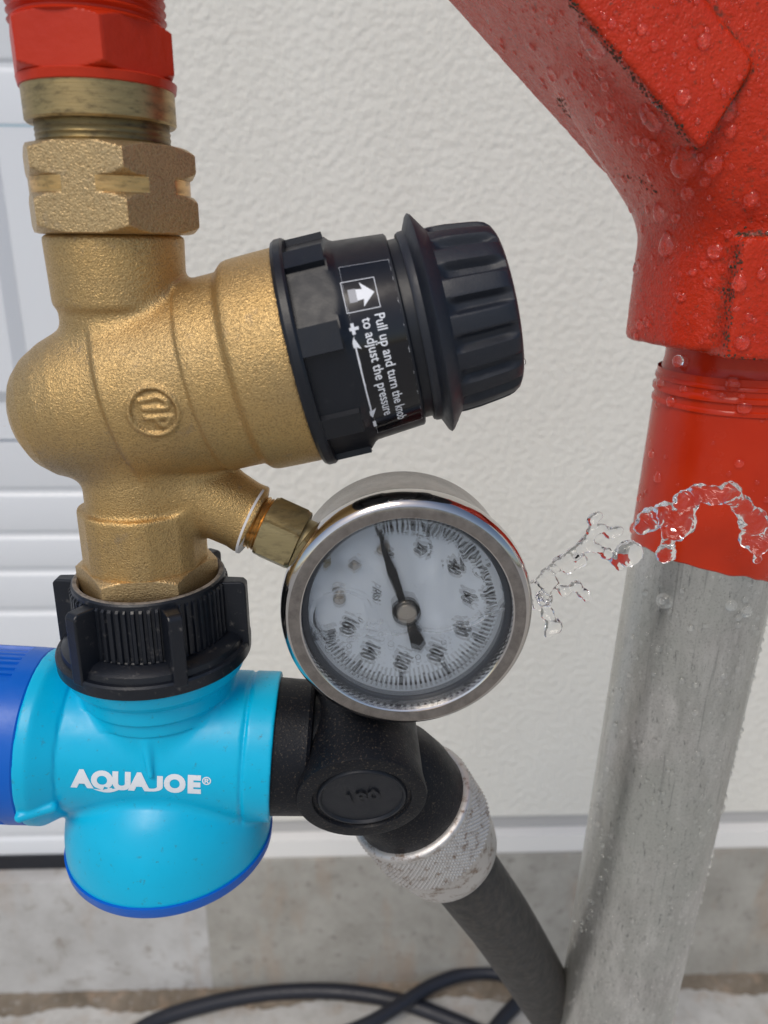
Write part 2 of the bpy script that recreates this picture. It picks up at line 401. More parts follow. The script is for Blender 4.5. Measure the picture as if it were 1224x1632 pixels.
# dirty joint along the foot of the kerb, a low irregular fillet of grit
xs = np.linspace(-500, 800, 261); v = []; f = []
for i, x in enumerate(xs):
    wd = 9+4*math.sin(x*.05)+3*rng.rand(); hh = 5+2.5*rng.rand()
    for yy, zz in ((YW-13.5+5, hh+3), (YW-15-wd*.5, hh), (YW-16-wd, .4)): v.append([x, yy, zz])
for i in range(len(xs)-1):
    for j in range(2): f.append([i*3+j, i*3+j+1, (i+1)*3+j+1, (i+1)*3+j])
mk('joint_grit', v, f, 'joint_dirt', kerb)
# stucco wall
wall = thing('house_wall', (xJ, YW, zK), 'cream stucco house wall behind the brass and red plumbing', 'wall')
zF1 = P(900, 1320, YW)[2]; zF0 = P(900, 1299, YW)[2]
a = MB(); a.add(*abox(xJ, 2500, YW, YW+150, zF0, 2700)); a.build('stucco', 'stucco', wall, smooth=False)
a = MB(); a.add(*abox(xJ+1, 2500, YW+3, YW+149, zF1, zF0-.5)); a.build('shadow_strip', 'shadow_line_grey', wall, smooth=False)  # grey strip painted in as the shadow line below the stucco edge
a = MB(); a.add(*abox(xJ+.5, 2500, YW-9, YW+148, zK+.5, zF1-.5)); a.build('base_flashing', 'flashing_white', wall, smooth=False)
# sectional garage door: one ribbed skin per section
door = thing('garage_door', (xJ-300, YW, zD), 'white ribbed sectional garage door left of the stucco wall', 'garage door')
zl = lambda py: P(30, py, YW+8)[2]
a = MB(); a.add(*abox(-2500, xJ-.8, YW+6, YW+40, zl(1389), zl(1362)-.5)); a.build('bottom_seal', 'rubber_seal', door, smooth=False)
def skin(z0, z1, ribs, x0=-2500, x1=xJ-1.5, fr=None):
    prof = [(z0, 4), (z0, 0)]
    for r_ in ribs:
        prof += [(r_-6, 0), (r_-4, .5), (r_-1.5, 2.2), (r_+1.5, 2.2), (r_+4, .5), (r_+6, 0)]
    prof += [(z1-1, 0), (z1-1, 5), (z1, 5)]
    v = []; f = []
    for x in (x0, x1):
        for z, d in prof: v.append([x, YW+8+d, z])
    k = len(prof)
    for i in range(k-1): f.append([i, i+k, i+k+1, i+1])
    return v, f
edges = [1362, 1040, 700, 197, -400, -1200]; ribsp = [[1335, 1290, 1180, 1110], [975, 911, 853, 784], [], [103], []]
for i in range(5):
    a = MB(); z0, z1 = zl(edges[i]), zl(edges[i+1])-1.2
    a.add(*skin(z0, z1, sorted(zl(r_) for r_ in ribsp[i])))
    o = a.build('door_panel', 'door_white', door, sharp=20)
# raised field with bevelled edge on the tall section
x2 = P(33, 500, YW+8)[0]; zA = zl(640); zB = zl(250)
v = [[-900, YW+8-.2, zA], [x2, YW+8-.2, zA], [x2, YW+8-.2, zB], [-900, YW+8-.2, zB], [-900, YW+2, zA+9], [x2-9, YW+2, zA+9], [x2-9, YW+2, zB-9], [-900, YW+2, zB-9]]
mk('raised_field', v, [[0, 1, 5, 4], [1, 2, 6, 5], [2, 3, 7, 6], [4, 5, 6, 7]], 'door_white', door, smooth=False)
# hose lying on the ground
def gp(pts, z=7): return spline([G(x, y, z) for x, y in pts], 14)
hz = MB()
hz.add(*tube(gp([(150, 1700), (235, 1634), (330, 1601), (430, 1583), (530, 1580), (620, 1592), (700, 1618), (790, 1660), (860, 1720)]), 7.5, 16))
tag(hz.build('coiled_hose', 'far_hose'), 'dark thin hose curving in a wide arc on the concrete, lowest at left', 'hose')
hz = MB()
hz.add(*tube(gp([(430, 1700), (520, 1660), (590, 1630), (640, 1600), (690, 1570), (745, 1552), (800, 1553), (835, 1580), (800, 1625), (740, 1700)], 20), 6.8, 16))
tag(hz.build('coiled_hose', 'far_hose'), 'dark hose loop crossing over the wide arc, beside the big hose end', 'hose')

# ================================================================== BRASS REGULATOR
YV = 200.0
def axpt(py): return P(150+.101*(py-60), py, YV)
x0 = P(210, 650, YV)[0]
zv = lambda py: P(200, py, YV)[2]
AX = lambda py: np.array([x0, YV, zv(py)])
ZU = np.array([0, 0, 1.0])
reg = thing('pressure_regulator', AX(960), 'brass angled pressure regulator with black ribbed adjusting knob pointing right', 'pressure regulator')
O = P(481, 567, YV); tip = P(684, 519, YV); BA = nrm(tip-O); BA[1] = 0; BA = nrm(BA)
g = Grid((x0-42, YV-33, zv(945)-2), (O[0]+12, YV+33, zv(372)+1), .5)
s, rho = sd_axis(g, O, BA)
pr = [(-76, .1), (-75.5, 5), (-74, 9), (-71.5, 13), (-68, 15.9), (-63, 18.3), (-58, 19.8), (-53, 20.6), (-49, 21.0), (-46.4, 21.4), (-45.2, 22.9), (-44, 23.0), (-34, 23.2), (-25.6, 23.5), (-24.8, 24.3), (-23, 24.5), (-16, 24.6), (-15.2, 24.8), (-14.4, 25.6), (-13.4, 26.5), (-12, 26.8), (-6, 27.0), (0, 27.1)]
body = smax(rho-np.interp(s, *zip(*pr)).astype(np.float32), s-0.0, .4)
xs_ = g.X-x0; ys_ = g.Y-YV; rv = np.sqrt(xs_**2+ys_**2)
# facets of the two necks
neck = smax(rv-14.8, np.abs(g.Z-(zv(378)+zv(640))/2)-(zv(378)-zv(640))/2, .6)
upn = smin(smax(np.maximum(rv-16.2+(zv(380)-g.Z)*.045, sd_prism(g, AX(490), AX(378), 16.0, R(12), 8, 1.0)), np.abs(g.Z-(zv(378)+zv(482))/2)-(zv(378)-zv(482))/2, 1.2), neck, 3.0)
lown = smax(rv-14.4, np.abs(g.Z-(zv(640)+zv(940))/2)-(zv(640)-zv(940))/2, .5)
lowb = smax(np.maximum(rv-16.6, sd_prism(g, AX(910), AX(800), 16.1, R(10), 8, .8)), np.abs(g.Z-(zv(800)+zv(902))/2)-(zv(800)-zv(902))/2, 1.4)
body = smin(body, upn, 2.6); body = smin(body, lown, 3.5); body = smin(body, lowb, 1.4)
Bs = P(300, 775, YV); Be = P(402, 828, YV); bd = nrm(Be-Bs)
s2, rho2 = sd_axis(g, Be, bd)
br = smax(rho2-np.interp(s2, [-28, -14, -3, 0], [12.2, 10.4, 9.6, 10.0]).astype(np.float32), s2, .4); br = np.maximum(br, -s2-27)
body = smin(body, br, 3.0)
web = sd_cap(g, P(345, 765, YV), P(410, 792, YV), 5.5, 2.6); body = smin(body, web, 2.2)
# cast maker's mark: raised ring and letter strokes
c0 = P(246, 655, YV-22.5); n_ = np.array([-.05, -.985, -.12]); n_ = nrm(n_)
eu = nrm(np.cross(np.array([0, 0, 1.0]), -n_)); eu = nrm(np.array([1, 0, 0])-n_*n_[0]); ev = np.cross(n_, eu); ev = ev if ev[2] > 0 else -ev
dx, dy, dz = g.X-c0[0], g.Y-c0[1], g.Z-c0[2]
uu = dx*eu[0]+dy*eu[1]+dz*eu[2]; vv = dx*ev[0]+dy*ev[1]+dz*ev[2]; front = (g.Y < YV-8)
rr_ = np.sqrt(uu**2+vv**2)
em = .75*np.exp(-((rr_-5.7)/.55)**2) - .35*(rr_ < 5.2)
k_ = .165/12.24
def seg2(p, q):
    a_ = np.array([(p[0]-555)*k_, -(p[1]-650)*k_]); b_ = np.array([(q[0]-555)*k_, -(q[1]-650)*k_]); d = b_-a_
    t_ = np.clip(((uu-a_[0])*d[0]+(vv-a_[1])*d[1])/(d@d), 0, 1); return np.sqrt((uu-a_[0]-t_*d[0])**2+(vv-a_[1]-t_*d[1])**2)
segs = [((300, 470), (640, 390)), ((640, 390), (790, 460)), ((790, 460), (800, 580)), ((380, 600), (800, 590)), ((400, 770), (850, 730)), ((600, 790), (620, 890)), ((620, 890), (750, 910)), ((750, 910), (850, 740))]
ds = None
for p_, q_ in segs:
    d_ = seg2(p_, q_); ds = d_ if ds is None else np.minimum(ds, d_)
em = em+.75*np.exp(-(ds/.55)**2)*(rr_ < 6)
body = body-np.where(front & (rr_ < 8), em, 0).astype(np.float32)
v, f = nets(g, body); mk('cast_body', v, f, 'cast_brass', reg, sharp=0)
del body, uu, vv, rr_, em, ds, dx, dy, dz, g
# union nut with turned groove, hexagonal
def hexnut(z0, z1, R_, ph, chamf=3.2, groove=None, n=240):
    apo = R_*math.cos(math.pi/6); hr = hexr(apo, ph)
    L = z1-z0; rows = [0, .01]; zs = sorted(set(list(np.linspace(0, 3.4, 12))+list(np.linspace(3.4, L-3.4, 6))+list(np.linspace(L-3.4, L, 12))))
    if groove: 
        zs = [z for z in zs if not (groove[0]-2.2 < z < groove[1]+2.2)]+list(np.linspace(groove[0]-2.2, groove[0], 7))+[groove[0]+.01, groove[1]-.01]+list(np.linspace(groove[1], groove[1]+2.2, 7)); zs = sorted(set(zs))
    def rf(th, s, r):
        lim = min(R_*1.0, apo-.9+s/math.tan(R(32))*1.0+.9*(s > 0), apo-.9+(L-s)/math.tan(R(32))+.9*(s < L))
        if groove:
            if groove[0] <= s <= groove[1]: lim = min(lim, groove[2])
            elif s <= groove[0]: lim = min(lim, groove[2]+.4+(groove[0]-s)*1.25)
            else: lim = min(lim, groove[2]+.4+(s-groove[1])*1.25)
        return np.minimum(hr(th), lim)
    return [(z, 0) for z in zs], rf
zb, zt = zv(374), zv(236); L = zt-zb
pf, rf = hexnut(0, L, 20.7, R(24), groove=(L*.455, L*.625, 18.3))
xN = P(178, 305, YV)[0]; NB = np.array([xN, YV, zb])
v, f = lathe(pf, NB, ZU, 240, rf); 
vz = v[:, 2]-NB[2]; vr = np.hypot(v[:, 0]-NB[0], v[:, 1]-NB[1])
gi = [int(len(q) == 4 and all(L*.455-.02 < vz[i] < L*.625+.02 and abs(vr[i]-18.3) < .03 for i in q)) for q in f]
un = mk('union_nut', v, f, None, reg, sharp=24, mats=['cast_brass_pale', 'bright_brass'], mi=gi)
v, f = lathe([(-1.6, 14.9), (.5, 14.9)], NB, ZU, 90); mk('nut_seat', v, f, 'dark_brass', un)
# threaded brass tail below the body, hexagon then thread
zb, zt = zv(934), zv(888)
pf, rf = hexnut(0, zt-zb, 19.2, R(37)); v, f = lathe(pf, [x0, YV, zb], ZU, 240, rf); mk('tail_hexagon', v, f, 'cast_brass_pale', reg, sharp=24)
pt = []; z = 0
while z < 12: pt += [(z, 15.4), (z+.8, 16.4)]; z += 1.6
v, f = lathe([(-12+s_, r_) for s_, r_ in pt]+[(0.5, 16.2)], [x0, YV, zb], ZU, 120); mk('tail_thread', v, f, 'turned_brass', reg)
# black bonnet
fr = (0, -1, 0)
bon = MB()
v, f = lathe([(-.2, 24), (-.2, 28.2), (.6, 28.7), (2.2, 28.7), (2.8, 28.3), (2.8, 20)], O, BA, 160, cap=(False, False)); bon.add(v, f)
hr = hexr(25.6, R(33), 8)
def rfh(th, s, r):
    if r < 0: return np.minimum(hr(th), -r)
    return np.full(len(th), float(r))
v, f = lathe([(2.5, -25), (2.6, -27.3), (4.2, -28.0), (11.0, -28.0), (12.4, -26.9), (13.6, 25.6), (14.4, 25.2), (26.8, 24.1), (27.2, 23.6), (27.2, 15)], O, BA, 240, rf=rfh, cap=(False, False)); bon.add(v, f)
for k in range(8):      # raised pads between flats
    th = R(33)+k*math.pi/4
    ax_, e1, e2 = basis(BA); dv = e1*math.cos(th)+e2*math.sin(th); tv = np.cross(ax_, dv)
    v, f = box(O+BA*7.4+dv*26.5, BA, dv, tv, 4.6, 1.45, 3.2); bon.add(v, f)
bonnet = bon.build('bonnet', 'black_plastic', reg, sharp=28)
v, f = lathe([(25.5, 22.4), (32, 22.4)], O, BA, 80); mk('bonnet_neck', v, f, 'black_plastic', reg)
# knob
def rk(th, s, r):
    if s < 37 or s > 51.8: return np.full(len(th), float(r))
    env = min(1, (s-37)/1.2)*min(1, (52.5-s)/3.0) if s < 52.5 else 0
    q = np.clip((np.cos(th*17+.9)+.8)/.8, 0, 1)       # raised lands between narrow grooves
    return r-1.7*env+1.9*env*q
v, f = lathe([(29.6, 16), (29.6, 23.3), (30.2, 23.7), (31.5, 23.8), (32.8, 26.8), (33.4, 27.4), (34.0, 27.0), (36.4, 23.6), (36.8, 23.1), (37.8, 23.0), (39, 22.9), (42, 22.7), (45, 22.3), (48, 21.9), (49.8, 21.6), (51.2, 21.2), (52.2, 20.5), (52.9, 19.3), (53.15, 18.0), (53.2, 16.4), (53.2, 8)], O, BA, 420, rf=rk)
knob = mk('knob', v, f, 'knob_rubber', reg, sharp=40)
# sticker wrapped on the bonnet barrel
ax_, e1, e2 = basis(BA); 
if e2[2] < 0: e2s = -1
else: e2s = 1
E2 = e2*e2s
def barrel(s, phi, lift=0.0):
    r = np.interp(s, [14.4, 26.0], [25.2, 24.1])+lift
    return O+np.outer(s, BA)+(r*np.cos(phi))[:, None]*e1+(r*np.sin(phi))[:, None]*E2
def on_barrel(v2, lift): return barrel(v2[:, 1], v2[:, 0], lift)      # v2 = (phi, s)
ph0, ph1 = R(50), R(-56)
gv = [(p_, s_) for p_ in np.linspace(ph0, ph1, 60) for s_ in np.linspace(14.6, 26.4, 6)]
gf = [[i*6+j, i*6+j+1, (i+1)*6+j+1, (i+1)*6+j] for i in range(59) for j in range(5)]
stick = mk('sticker', on_barrel(np.array(gv), .09), gf, 'sticker_black', reg)
def print_on(parts, mat, lift, name):
    b_ = MB()
    for v2, f2 in parts:
        v2, f2 = subdiv2(v2, f2, 1.2); b_.add(on_barrel(np.stack([ph_of(v2[:, 0]), v2[:, 1]], 1), lift), f2)
    return b_.build(name, mat, stick, smooth=False)
RB = 24.8
def ph_of(x): return R(19)-x/RB         # x mm of reading direction from the start of the words
XS, YS = .88, .93
def txt(s_, x, y, size, off=.012, sx=.92):
    v2, f2 = text_mesh(s_, size, off, sx=sx); v2 = v2+np.array([x*XS, (y-1.0)*YS-.9]); return v2, f2
parts = []
v2, f2 = text_mesh('Pull up and turn the knob', 1, .012); w1 = v2[:, 0].max()
sz = 3.25; sx_ = 28.6/(w1*sz)
parts.append(txt('Pull up and turn the knob', 0, 24.9, sz, sx=sx_)); parts.append(txt('to adjust the pressure', .6, 21.7, sz, sx=sx_))
def rect(x0_, x1_, y0_, y1_): return np.array([[x0_, y0_], [x1_, y0_], [x1_, y1_], [x0_, y1_]], float), [[0, 1, 2, 3]]
# plus, double arrow, minus
parts += [rect(1.2, 4.0, 17.5, 18.3), rect(2.2, 3.0, 16.5, 19.3)]
parts += [rect(6.6, 26.0, 17.35, 17.75), (np.array([[4.6, 17.55], [7.8, 16.2], [7.0, 17.55], [7.8, 18.9]]), [[0, 1, 2], [0, 2, 3]]), (np.array([[28.0, 17.55], [24.8, 18.9], [25.6, 17.55], [24.8, 16.2]]), [[0, 1, 2], [0, 2, 3]])]
parts += [rect(29.6, 32.2, 17.2, 18.0)]
parts = parts[:2]+[(v_*np.array([XS, YS])+np.array([0, -1.7]), f_) for v_, f_ in parts[2:]]
# box outline and arrow head
bx0, bx1, by0, by1 = -8.9, -1.3, 17.4, 25.7; lw = .16
parts += [rect(bx0, bx1, by0, by0+lw), rect(bx0, bx1, by1-lw, by1), rect(bx0, bx0+lw, by0, by1), rect(bx1-lw, bx1, by0, by1)]
parts += [(np.array([[-5.1, 25.0], [-8.1, 21.8], [-6.3, 22.2], [-6.5, 20.6], [-3.7, 20.6], [-3.9, 22.2], [-2.1, 21.8]]), [[0, 1, 2], [0, 2, 5], [0, 5, 6], [2, 3, 4, 5]])]
parts = parts[:-5]+[(v_*np.array([1, YS])+np.array([.1, -1.8]), f_) for v_, f_ in parts[-5:]]
o = 0.06
parts += [rect(-13.2, -13.2+o, 14.8, 26.2), rect(32.2, 32.2+o, 14.8, 26.2), rect(-13.2, 32.2, 14.8, 14.8+o), rect(-13.2, 32.2, 26.2, 26.2+o)]
print_on(parts, 'sticker_print', .13, 'lettering')
print_on([rect(-6.6, -3.4, 15.6, 17.35)], 'fade_print', .125, 'arrow_tail')

# ================================================================== RED NIPPLE ABOVE
nip = thing('pipe_union', AX(232), 'red painted hex pipe fitting on a tarnished brass collar, top left', 'pipe fitting')
xH = P(148, 100, YV)[0]
zb, zt = zv(134), zv(44)
pf, rf = hexnut(0, zt-zb, 18.8, R(23)); v, f = lathe(pf, [xH, YV, zb], ZU, 240, rf); mk('painted_hexagon', v, f, 'hex_paint', nip, sharp=24)
pt = []; z = 0
while z < 30: pt += [(z, 16.0), (z+.7, 16.9), (z+1.4, 16.0)]; z += 1.8
v, f = lathe(pt, [xH, YV, zt-1], ZU, 120); mk('painted_thread', v, f, 'hex_paint', nip)
xR = P(160, 165, YV)[0]
v, f = lathe([(0, 16.6), (.2, 17.1), (zv(130)-zv(145), 17.4), (zv(128)-zv(145), 17.0)], [xR, YV, zv(148)], ZU, 120); mk('painted_lip', v, f, 'hex_paint', nip)
zb = zv(202); v, f = lathe([(0, 14.6), (0, 16.3), (.5, 16.7), (zv(138)-zb, 16.7)], [xR, YV, zb], ZU, 120); mk('brass_collar', v, f, 'turned_brass', nip)
# run of red paint on the left flank of the collar
vp = []; fp = []; A_ = np.linspace(R(-118), R(-76), 16)
for i, a_ in enumerate(A_):
    zl0 = zb+1+max(0, (i-9))*1.0
    for z_ in (zl0, zv(140)): vp.append([xR+16.85*math.sin(a_), YV-16.85*math.cos(a_), z_])
for i in range(15): fp.append([2*i, 2*i+2, 2*i+3, 2*i+1])
mk('paint_run', vp, fp, 'hex_paint', nip)
xT = P(166, 216, YV)[0]
pt = [(0, 14.9)]; z = .3
while z < zv(200)-zv(234)-1: pt += [(z, 14.9), (z+.4, 15.05), (z+.8, 14.9)]; z += 1.2
v, f = lathe(pt+[(zv(200)-zv(236), 14.9)], [xT, YV, zv(236)], ZU, 120); mk('brass_neck', v, f, 'dark_brass', nip)

# ================================================================== GAUGE
YG = 181.0
ga = thing('pressure_gauge', P(650, 986, YG), 'round chrome pressure gauge with water inside and needle at zero', 'pressure gauge')
GC = P(650, 987, YG); GN = nrm(np.array([0.0, -1, 0.0])); D = -GN
def gp3(x, y, d): return GC+np.array([x, 0, 0])+np.array([0, 0, y])+D*d     # x right, y up, d depth behind the bezel front
# bezel: rounded roll, flat rim, inner lip
v, f = lathe([(9.5, 31.2), (9.5, 32.6), (8.4, 33.5), (6, 33.9), (4, 33.7), (2.2, 33.2), (1.0, 32.4), (.3, 31.4), (0, 30.2), (0.15, 28.6), (.6, 28.0), (1.6, 27.8), (4.0, 27.7), (4.0, 31.0)], GC, D, 200, cap=(False, False)); mk('bezel', v, f, 'chrome', ga, sharp=40)
v, f = lathe([(0.02, 31.3), (-.12, 30.9), (-.16, 29.2), (-.02, 28.3)], GC, D, 200, cap=(False, False)); mk('rim_face', v, f, 'brushed_steel', ga, sharp=40)
v, f = lathe([(8.5, 31.5), (13, 31.6), (31, 31.4), (33.5, 30.5), (34.5, 28.5), (34.5, 0.5)], GC, D, 200, cap=(False, True)); mk('case', v, f, 'brushed_steel', ga, sharp=40)
v, f = lathe([(3.9, 29), (3.9, 26.6), (4.3, 26.3), (9.2, 26.6)], GC, D, 160, cap=(False, False)); mk('gasket_ring', v, f, 'gasket', ga)
DD = 8.8
v, f = lathe([(DD, 29.0), (DD+.6, 29.0)], GC, D, 120); dial = mk('dial', v, f, 'dial_white', ga, smooth=True)
BOT = R(155)     # direction of the stem (bottom of the dial) measured on the face, x right y up
upv = np.array([math.cos(BOT-math.pi), math.sin(BOT-math.pi)]); rtv = np.array([upv[1], -upv[0]])
DC = np.array([0.0, 0.0])
pb = MB()
def put(v2, f2, lift=.06, rot=None):
    q = DC+np.outer(v2[:, 0], rtv)+np.outer(v2[:, 1], upv)
    pb.add(np.array([gp3(a_, b_, DD-lift) for a_, b_ in q]), f2)
def adir(val): a_ = R(225-val*270/160); return np.array([math.cos(a_), math.sin(a_)])   # in dial frame
for k in range(0, 81):
    d_ = adir(k*2); n2_ = np.array([-d_[1], d_[0]]); big = k % 10 == 0; mid_ = k % 5 == 0
    r0_, r1_, hw = (20.4, 24.6, .6) if big else ((21.2, 24.6, .33) if mid_ else (21.8, 24.6, .31))
    if k == 80: hw = .7
    put(np.array([d_*r0_-n2_*hw, d_*r1_-n2_*hw, d_*r1_+n2_*hw, d_*r0_+n2_*hw]), [[0, 1, 2, 3]])
for k in range(0, 161, 20):
    d_ = adir(k); v2, f2 = text_mesh(str(k), 5.7, .055, sx=.62, align='CENTER'); put(v2+d_*(16.6 if k >= 100 else 17.2), f2)
v2, f2 = text_mesh('psi', 4.2, .02, sx=.8, align='CENTER'); put(v2+np.array([0.3, -8.6]), f2)
pb.build('scale_print', 'dial_black', dial, smooth=False)
for px, py in ((568, 900), (541, 953), (611, 872)):
    q = P(px, py, YG+DD-1.2); v, f = lathe([(0, 1.75), (-.9, 1.7), (-1.2, 1.3), (-1.2, .45), (-.8, .4)], [q[0], YG+DD, q[2]], D, 24); mk('dial_screw', v, f, 'screw_metal', ga)
# needle
hub = P(648, 975, YG+DD-2.4); tp = P(603, 853, YG+DD-2.4); nd = nrm(tp-hub); nd[1] = 0; nd = nrm(nd); nw = np.cross(nd, np.array([0, -1.0, 0]))
Ln = np.linalg.norm(tp-hub)
outl = [(Ln, .15), (Ln*.72, .85), (Ln*.55, 1.3), (Ln*.4, 1.15), (4, 1.0), (-4, 1.1), (-6, 1.6), (-10.6, 2.1), (-12.2, .1)]
pts2 = outl+[(s_, -w_) for s_, w_ in outl[::-1]]
v = []; nn = len(pts2)
for dd in (-.25, .25):
    for s_, w_ in pts2: v.append(hub+nd*s_+nw*w_+np.array([0, dd, 0]))
f = [[i, nn-1-i, nn-2-i, i+1] for i in range(len(outl)-1)]+[[nn+i+1, nn+nn-2-i, nn+nn-1-i, nn+i] for i in range(len(outl)-1)]+[[i, (i+1) % nn, nn+(i+1) % nn, nn+i] for i in range(nn)]
mk('needle', v, f, 'needle_black', ga, smooth=False)
v, f = lathe([(-2, 3.9), (.3, 3.9), (.6, 3.6)], hub, GN, 40); mk('needle_hub', v, f, 'needle_black', ga)
v, f = lathe([(0, 2.75), (1.3, 2.75), (1.6, 2.5), (1.6, .5), (1.45, .35)], hub, GN, 40); mk('hub_cap', v, f, 'screw_metal', ga)
# water held behind the glass: rippled film above, calm fill below the meniscus
from mathutils import noise as mn
NR = 240; xs2 = np.linspace(-26.4, 26.4, NR); v = []; keep = {}
curves = [[(-25, 3.2), (-22, 5.6), (-17, 7.2), (-12, 6.2), (-9.3, 2.5), (-8, -1), (-5, -5), (-1, -7)], [(-22, 12), (-16, 10.5), (-12, 13), (-9, 17)], [(-1.5, 19), (1, 13), (.5, 9), (3.5, 5.5)], [(3, 15), (6, 17.5), (9, 14), (7.5, 10.5)], [(-13, -2), (-9, -4.5), (-6.5, -2.5), (-4, -6)], [(13, 18), (16, 12), (20, 9)], [(18, 2), (20.5, -1), (17.5, -4), (22, -5)], [(-20, 15), (-12, 20.5), (-4, 22), (4, 21), (12, 19.5)]]
cpts = [spline([(a_, b_, 0) for a_, b_ in c], 14)[:, :2] for c in curves]
for j, y_ in enumerate(xs2):
    for i, x_ in enumerate(xs2):
        if x_*x_+y_*y_ > 26.4**2: continue
        line = -6.6+1.0*math.sin(x_*.12+1.0)+(.10*max(0, x_-8)**1.55)+1.2*mn.noise(Vector((x_*.16, 0, 3)))
        bub = math.hypot(x_+17.5, (y_+1)*1.05)-7.6            # calm lobe at the left
        e_ = 1/(1+math.exp(-max(-30, min(30, (y_-line)*4.0)))); e2_ = 1/(1+math.exp(-max(-30, min(30, bub*4))))
        q = Vector((x_*.17, y_*.12, 1.3)); wob = mn.noise(q)*2.0+mn.noise(q*2.4)*1.1+mn.noise(q*5)*.15
        rim = min(1, max(0, (math.hypot(x_, y_)-12)/8)); wob *= .45+.75*rim
        ridge = 2.2*math.exp(-((y_-line)/.5)**2)*e2_+1.8*math.exp(-(bub/.45)**2)*max(e_, .25)+1.8*math.exp(-((x_-8.5)**2+(y_+2.5)**2)/4.5)+1.2*math.exp(-((x_-8.3)/.8)**2-((y_-3)/3.5)**2)
        if e_ > .2:
            for k, cp in enumerate(cpts):
                d2 = ((cp-(x_, y_))**2).sum(1).min()
                if d2 < 3: ridge += (1.7 if k % 2 == 0 else -1.2)*math.exp(-d2/.16)*e_
        keep[(i, j)] = len(v); v.append(gp3(x_, y_, DD-min(6.6, max(.9, 3.9+e_*e2_*(-.3+wob*.85)+ridge))))
f = []
for j in range(NR-1):
    for i in range(NR-1):
        k4 = [(i, j), (i+1, j), (i+1, j+1), (i, j+1)]
        if all(k in keep for k in k4): f.append([keep[k] for k in k4])
mk('trapped_water', v, f, 'film_water', ga, sharp=0)
sm = MB()
def ico(c, r, n=10, sq=(1, 1, 1)):
    v, f = [], []
    for i in range(n+1):
        th = math.pi*i/n
        for j in range(2*n):
            ph = math.pi*j/n; v.append([c[0]+r*sq[0]*math.sin(th)*math.cos(ph), c[1]+r*sq[1]*math.sin(th)*math.sin(ph), c[2]+r*sq[2]*math.cos(th)])
    for i in range(n):
        for j in range(2*n):
            f.append([i*2*n+j, (i+1)*2*n+j, (i+1)*2*n+(j+1) % (2*n), i*2*n+(j+1) % (2*n)])
    return v, f
for _ in range(70):
    a_ = rng.uniform(R(195), R(335)); rad = rng.uniform(15, 25.5); r_ = rng.choice([.16, .2, .28, .4, .8], p=[.4, .25, .2, .1, .05])
    sm.add(*ico(gp3(rad*math.cos(a_), rad*math.sin(a_), DD-1.2), r_, 7))
for x_, y_, r_ in ((-20.5, -8.5, 1.3), (-21, -11.5, 1.1), (-16.5, -15, 1.0), (-4, -11, .9), (0, -14, .7), (-6.5, -9.5, .7)): sm.add(*ico(gp3(x_, y_, DD-1.2), r_, 12, (1, .6, 1)))
sm.build('bubbles', 'air_bubble', ga, sharp=0)['kind'] = 'stuff'
v, f = lathe([(1.6, 27.6), (1.9, 27.6)], GC, D, 120); mk('glass', v, f, 'pane', ga, smooth=False)
# stem: white tape, thread, hexagon
gs = nrm(P(500, 872, YV-3)-Be)
gx = thing_ = ga
v, f = lathe([(-.2, 9.0), (-.1, 10.1), (.5, 10.0), (.9, 8.8), (1.1, 7.4)], Be, gs, 60); mk('thread_tape', v, f, 'white_tape', ga)
v, f = lathe([(.5, 7.5), (1.2, 7.8), (1.6, 7.3), (2.2, 7.8), (2.6, 7.3), (3.2, 7.7), (3.6, 7.2), (4.2, 8.2)], Be, gs, 60); mk('stem_thread', v, f, 'bright_brass', ga)
hr2 = hexr(8.2, R(33))
def rf2(th, s, r): return np.minimum(hr2(th), r)
v, f = lathe([(3.8, 7.6), (4.0, 8.4), (5.2, 9.5), (13.4, 9.5), (14.4, 8.6), (14.6, 6.6), (24, 6.6)], Be, gs, 120, rf=rf2); mk('stem_hexagon', v, f, 'machined_brass', ga, sharp=24, smooth=True)

# ================================================================== HOSE SPLITTER (aqua) + black collar
sp = thing('hose_splitter', P(250, 1186, YV), 'aqua plastic hose fitting with white AQUAJOE lettering and blue cap', 'hose fitting')
xC = P(238, 911, YV)[0]; zC = P(238, 913, YV)[2]; CC = np.array([xC, YV, zC])
def rser(th, s, r):
    if -16.6 < s < -2.0: return r+.35*np.sign(np.sin(th*66))
    return np.full(len(th), float(r))
cm = MB()
v, f = lathe([(-24.4, 17), (-24.4, 26.2), (-24.0, 27.0), (-20.8, 27.1), (-20.2, 26.7), (-20.1, 25.6), (-18.6, 25.2), (-17.2, 23.4), (-16.8, 21.2), (-16.5, 21.2), (-2.2, 21.0), (-1.6, 20.8), (-.5, 20.7), (0, 20.2)], CC, ZU, 528, rf=rser, cap=(False, False)); cm.add(v, f)
col = cm.build('collar_nut', 'collar_black', sp, sharp=30)
v, f = lathe([(0, 20.3), (.2, 20.0), (.15, 19.2), (-.6, 18.8), (-3, 18.7), (-10, 18.5)], CC, ZU, 160, cap=(False, False)); mk('dusty_rim', v, f, 'rim_dust', col)
for a_ in (-93, -33, 27, 87, 147, 207):
    an = R(a_); dv = np.array([math.sin(an), -math.cos(an), 0]); tv = np.array([math.cos(an), math.sin(an), 0])
    q = []
    pro = [(20.3, -1.6), (26.0, -1.6), (27.0, -2.6), (27.2, -22.0), (20.3, -22.0)]
    v = [CC+dv*r_+ZU*z_+tv*sg*(1.9 if r_ > 24 else 2.3) for sg in (-1, 1) for r_, z_ in pro]
    f = [[4, 3, 2, 1, 0], [5, 6, 7, 8, 9]]+[[i, (i+1) % 5, 5+(i+1) % 5, 5+i] for i in range(5)]
    o = mk('fin', v, f, 'collar_black', col, smooth=False)
    bv = o.modifiers.new('b', 'BEVEL'); bv.width = .45*S; bv.segments = 2
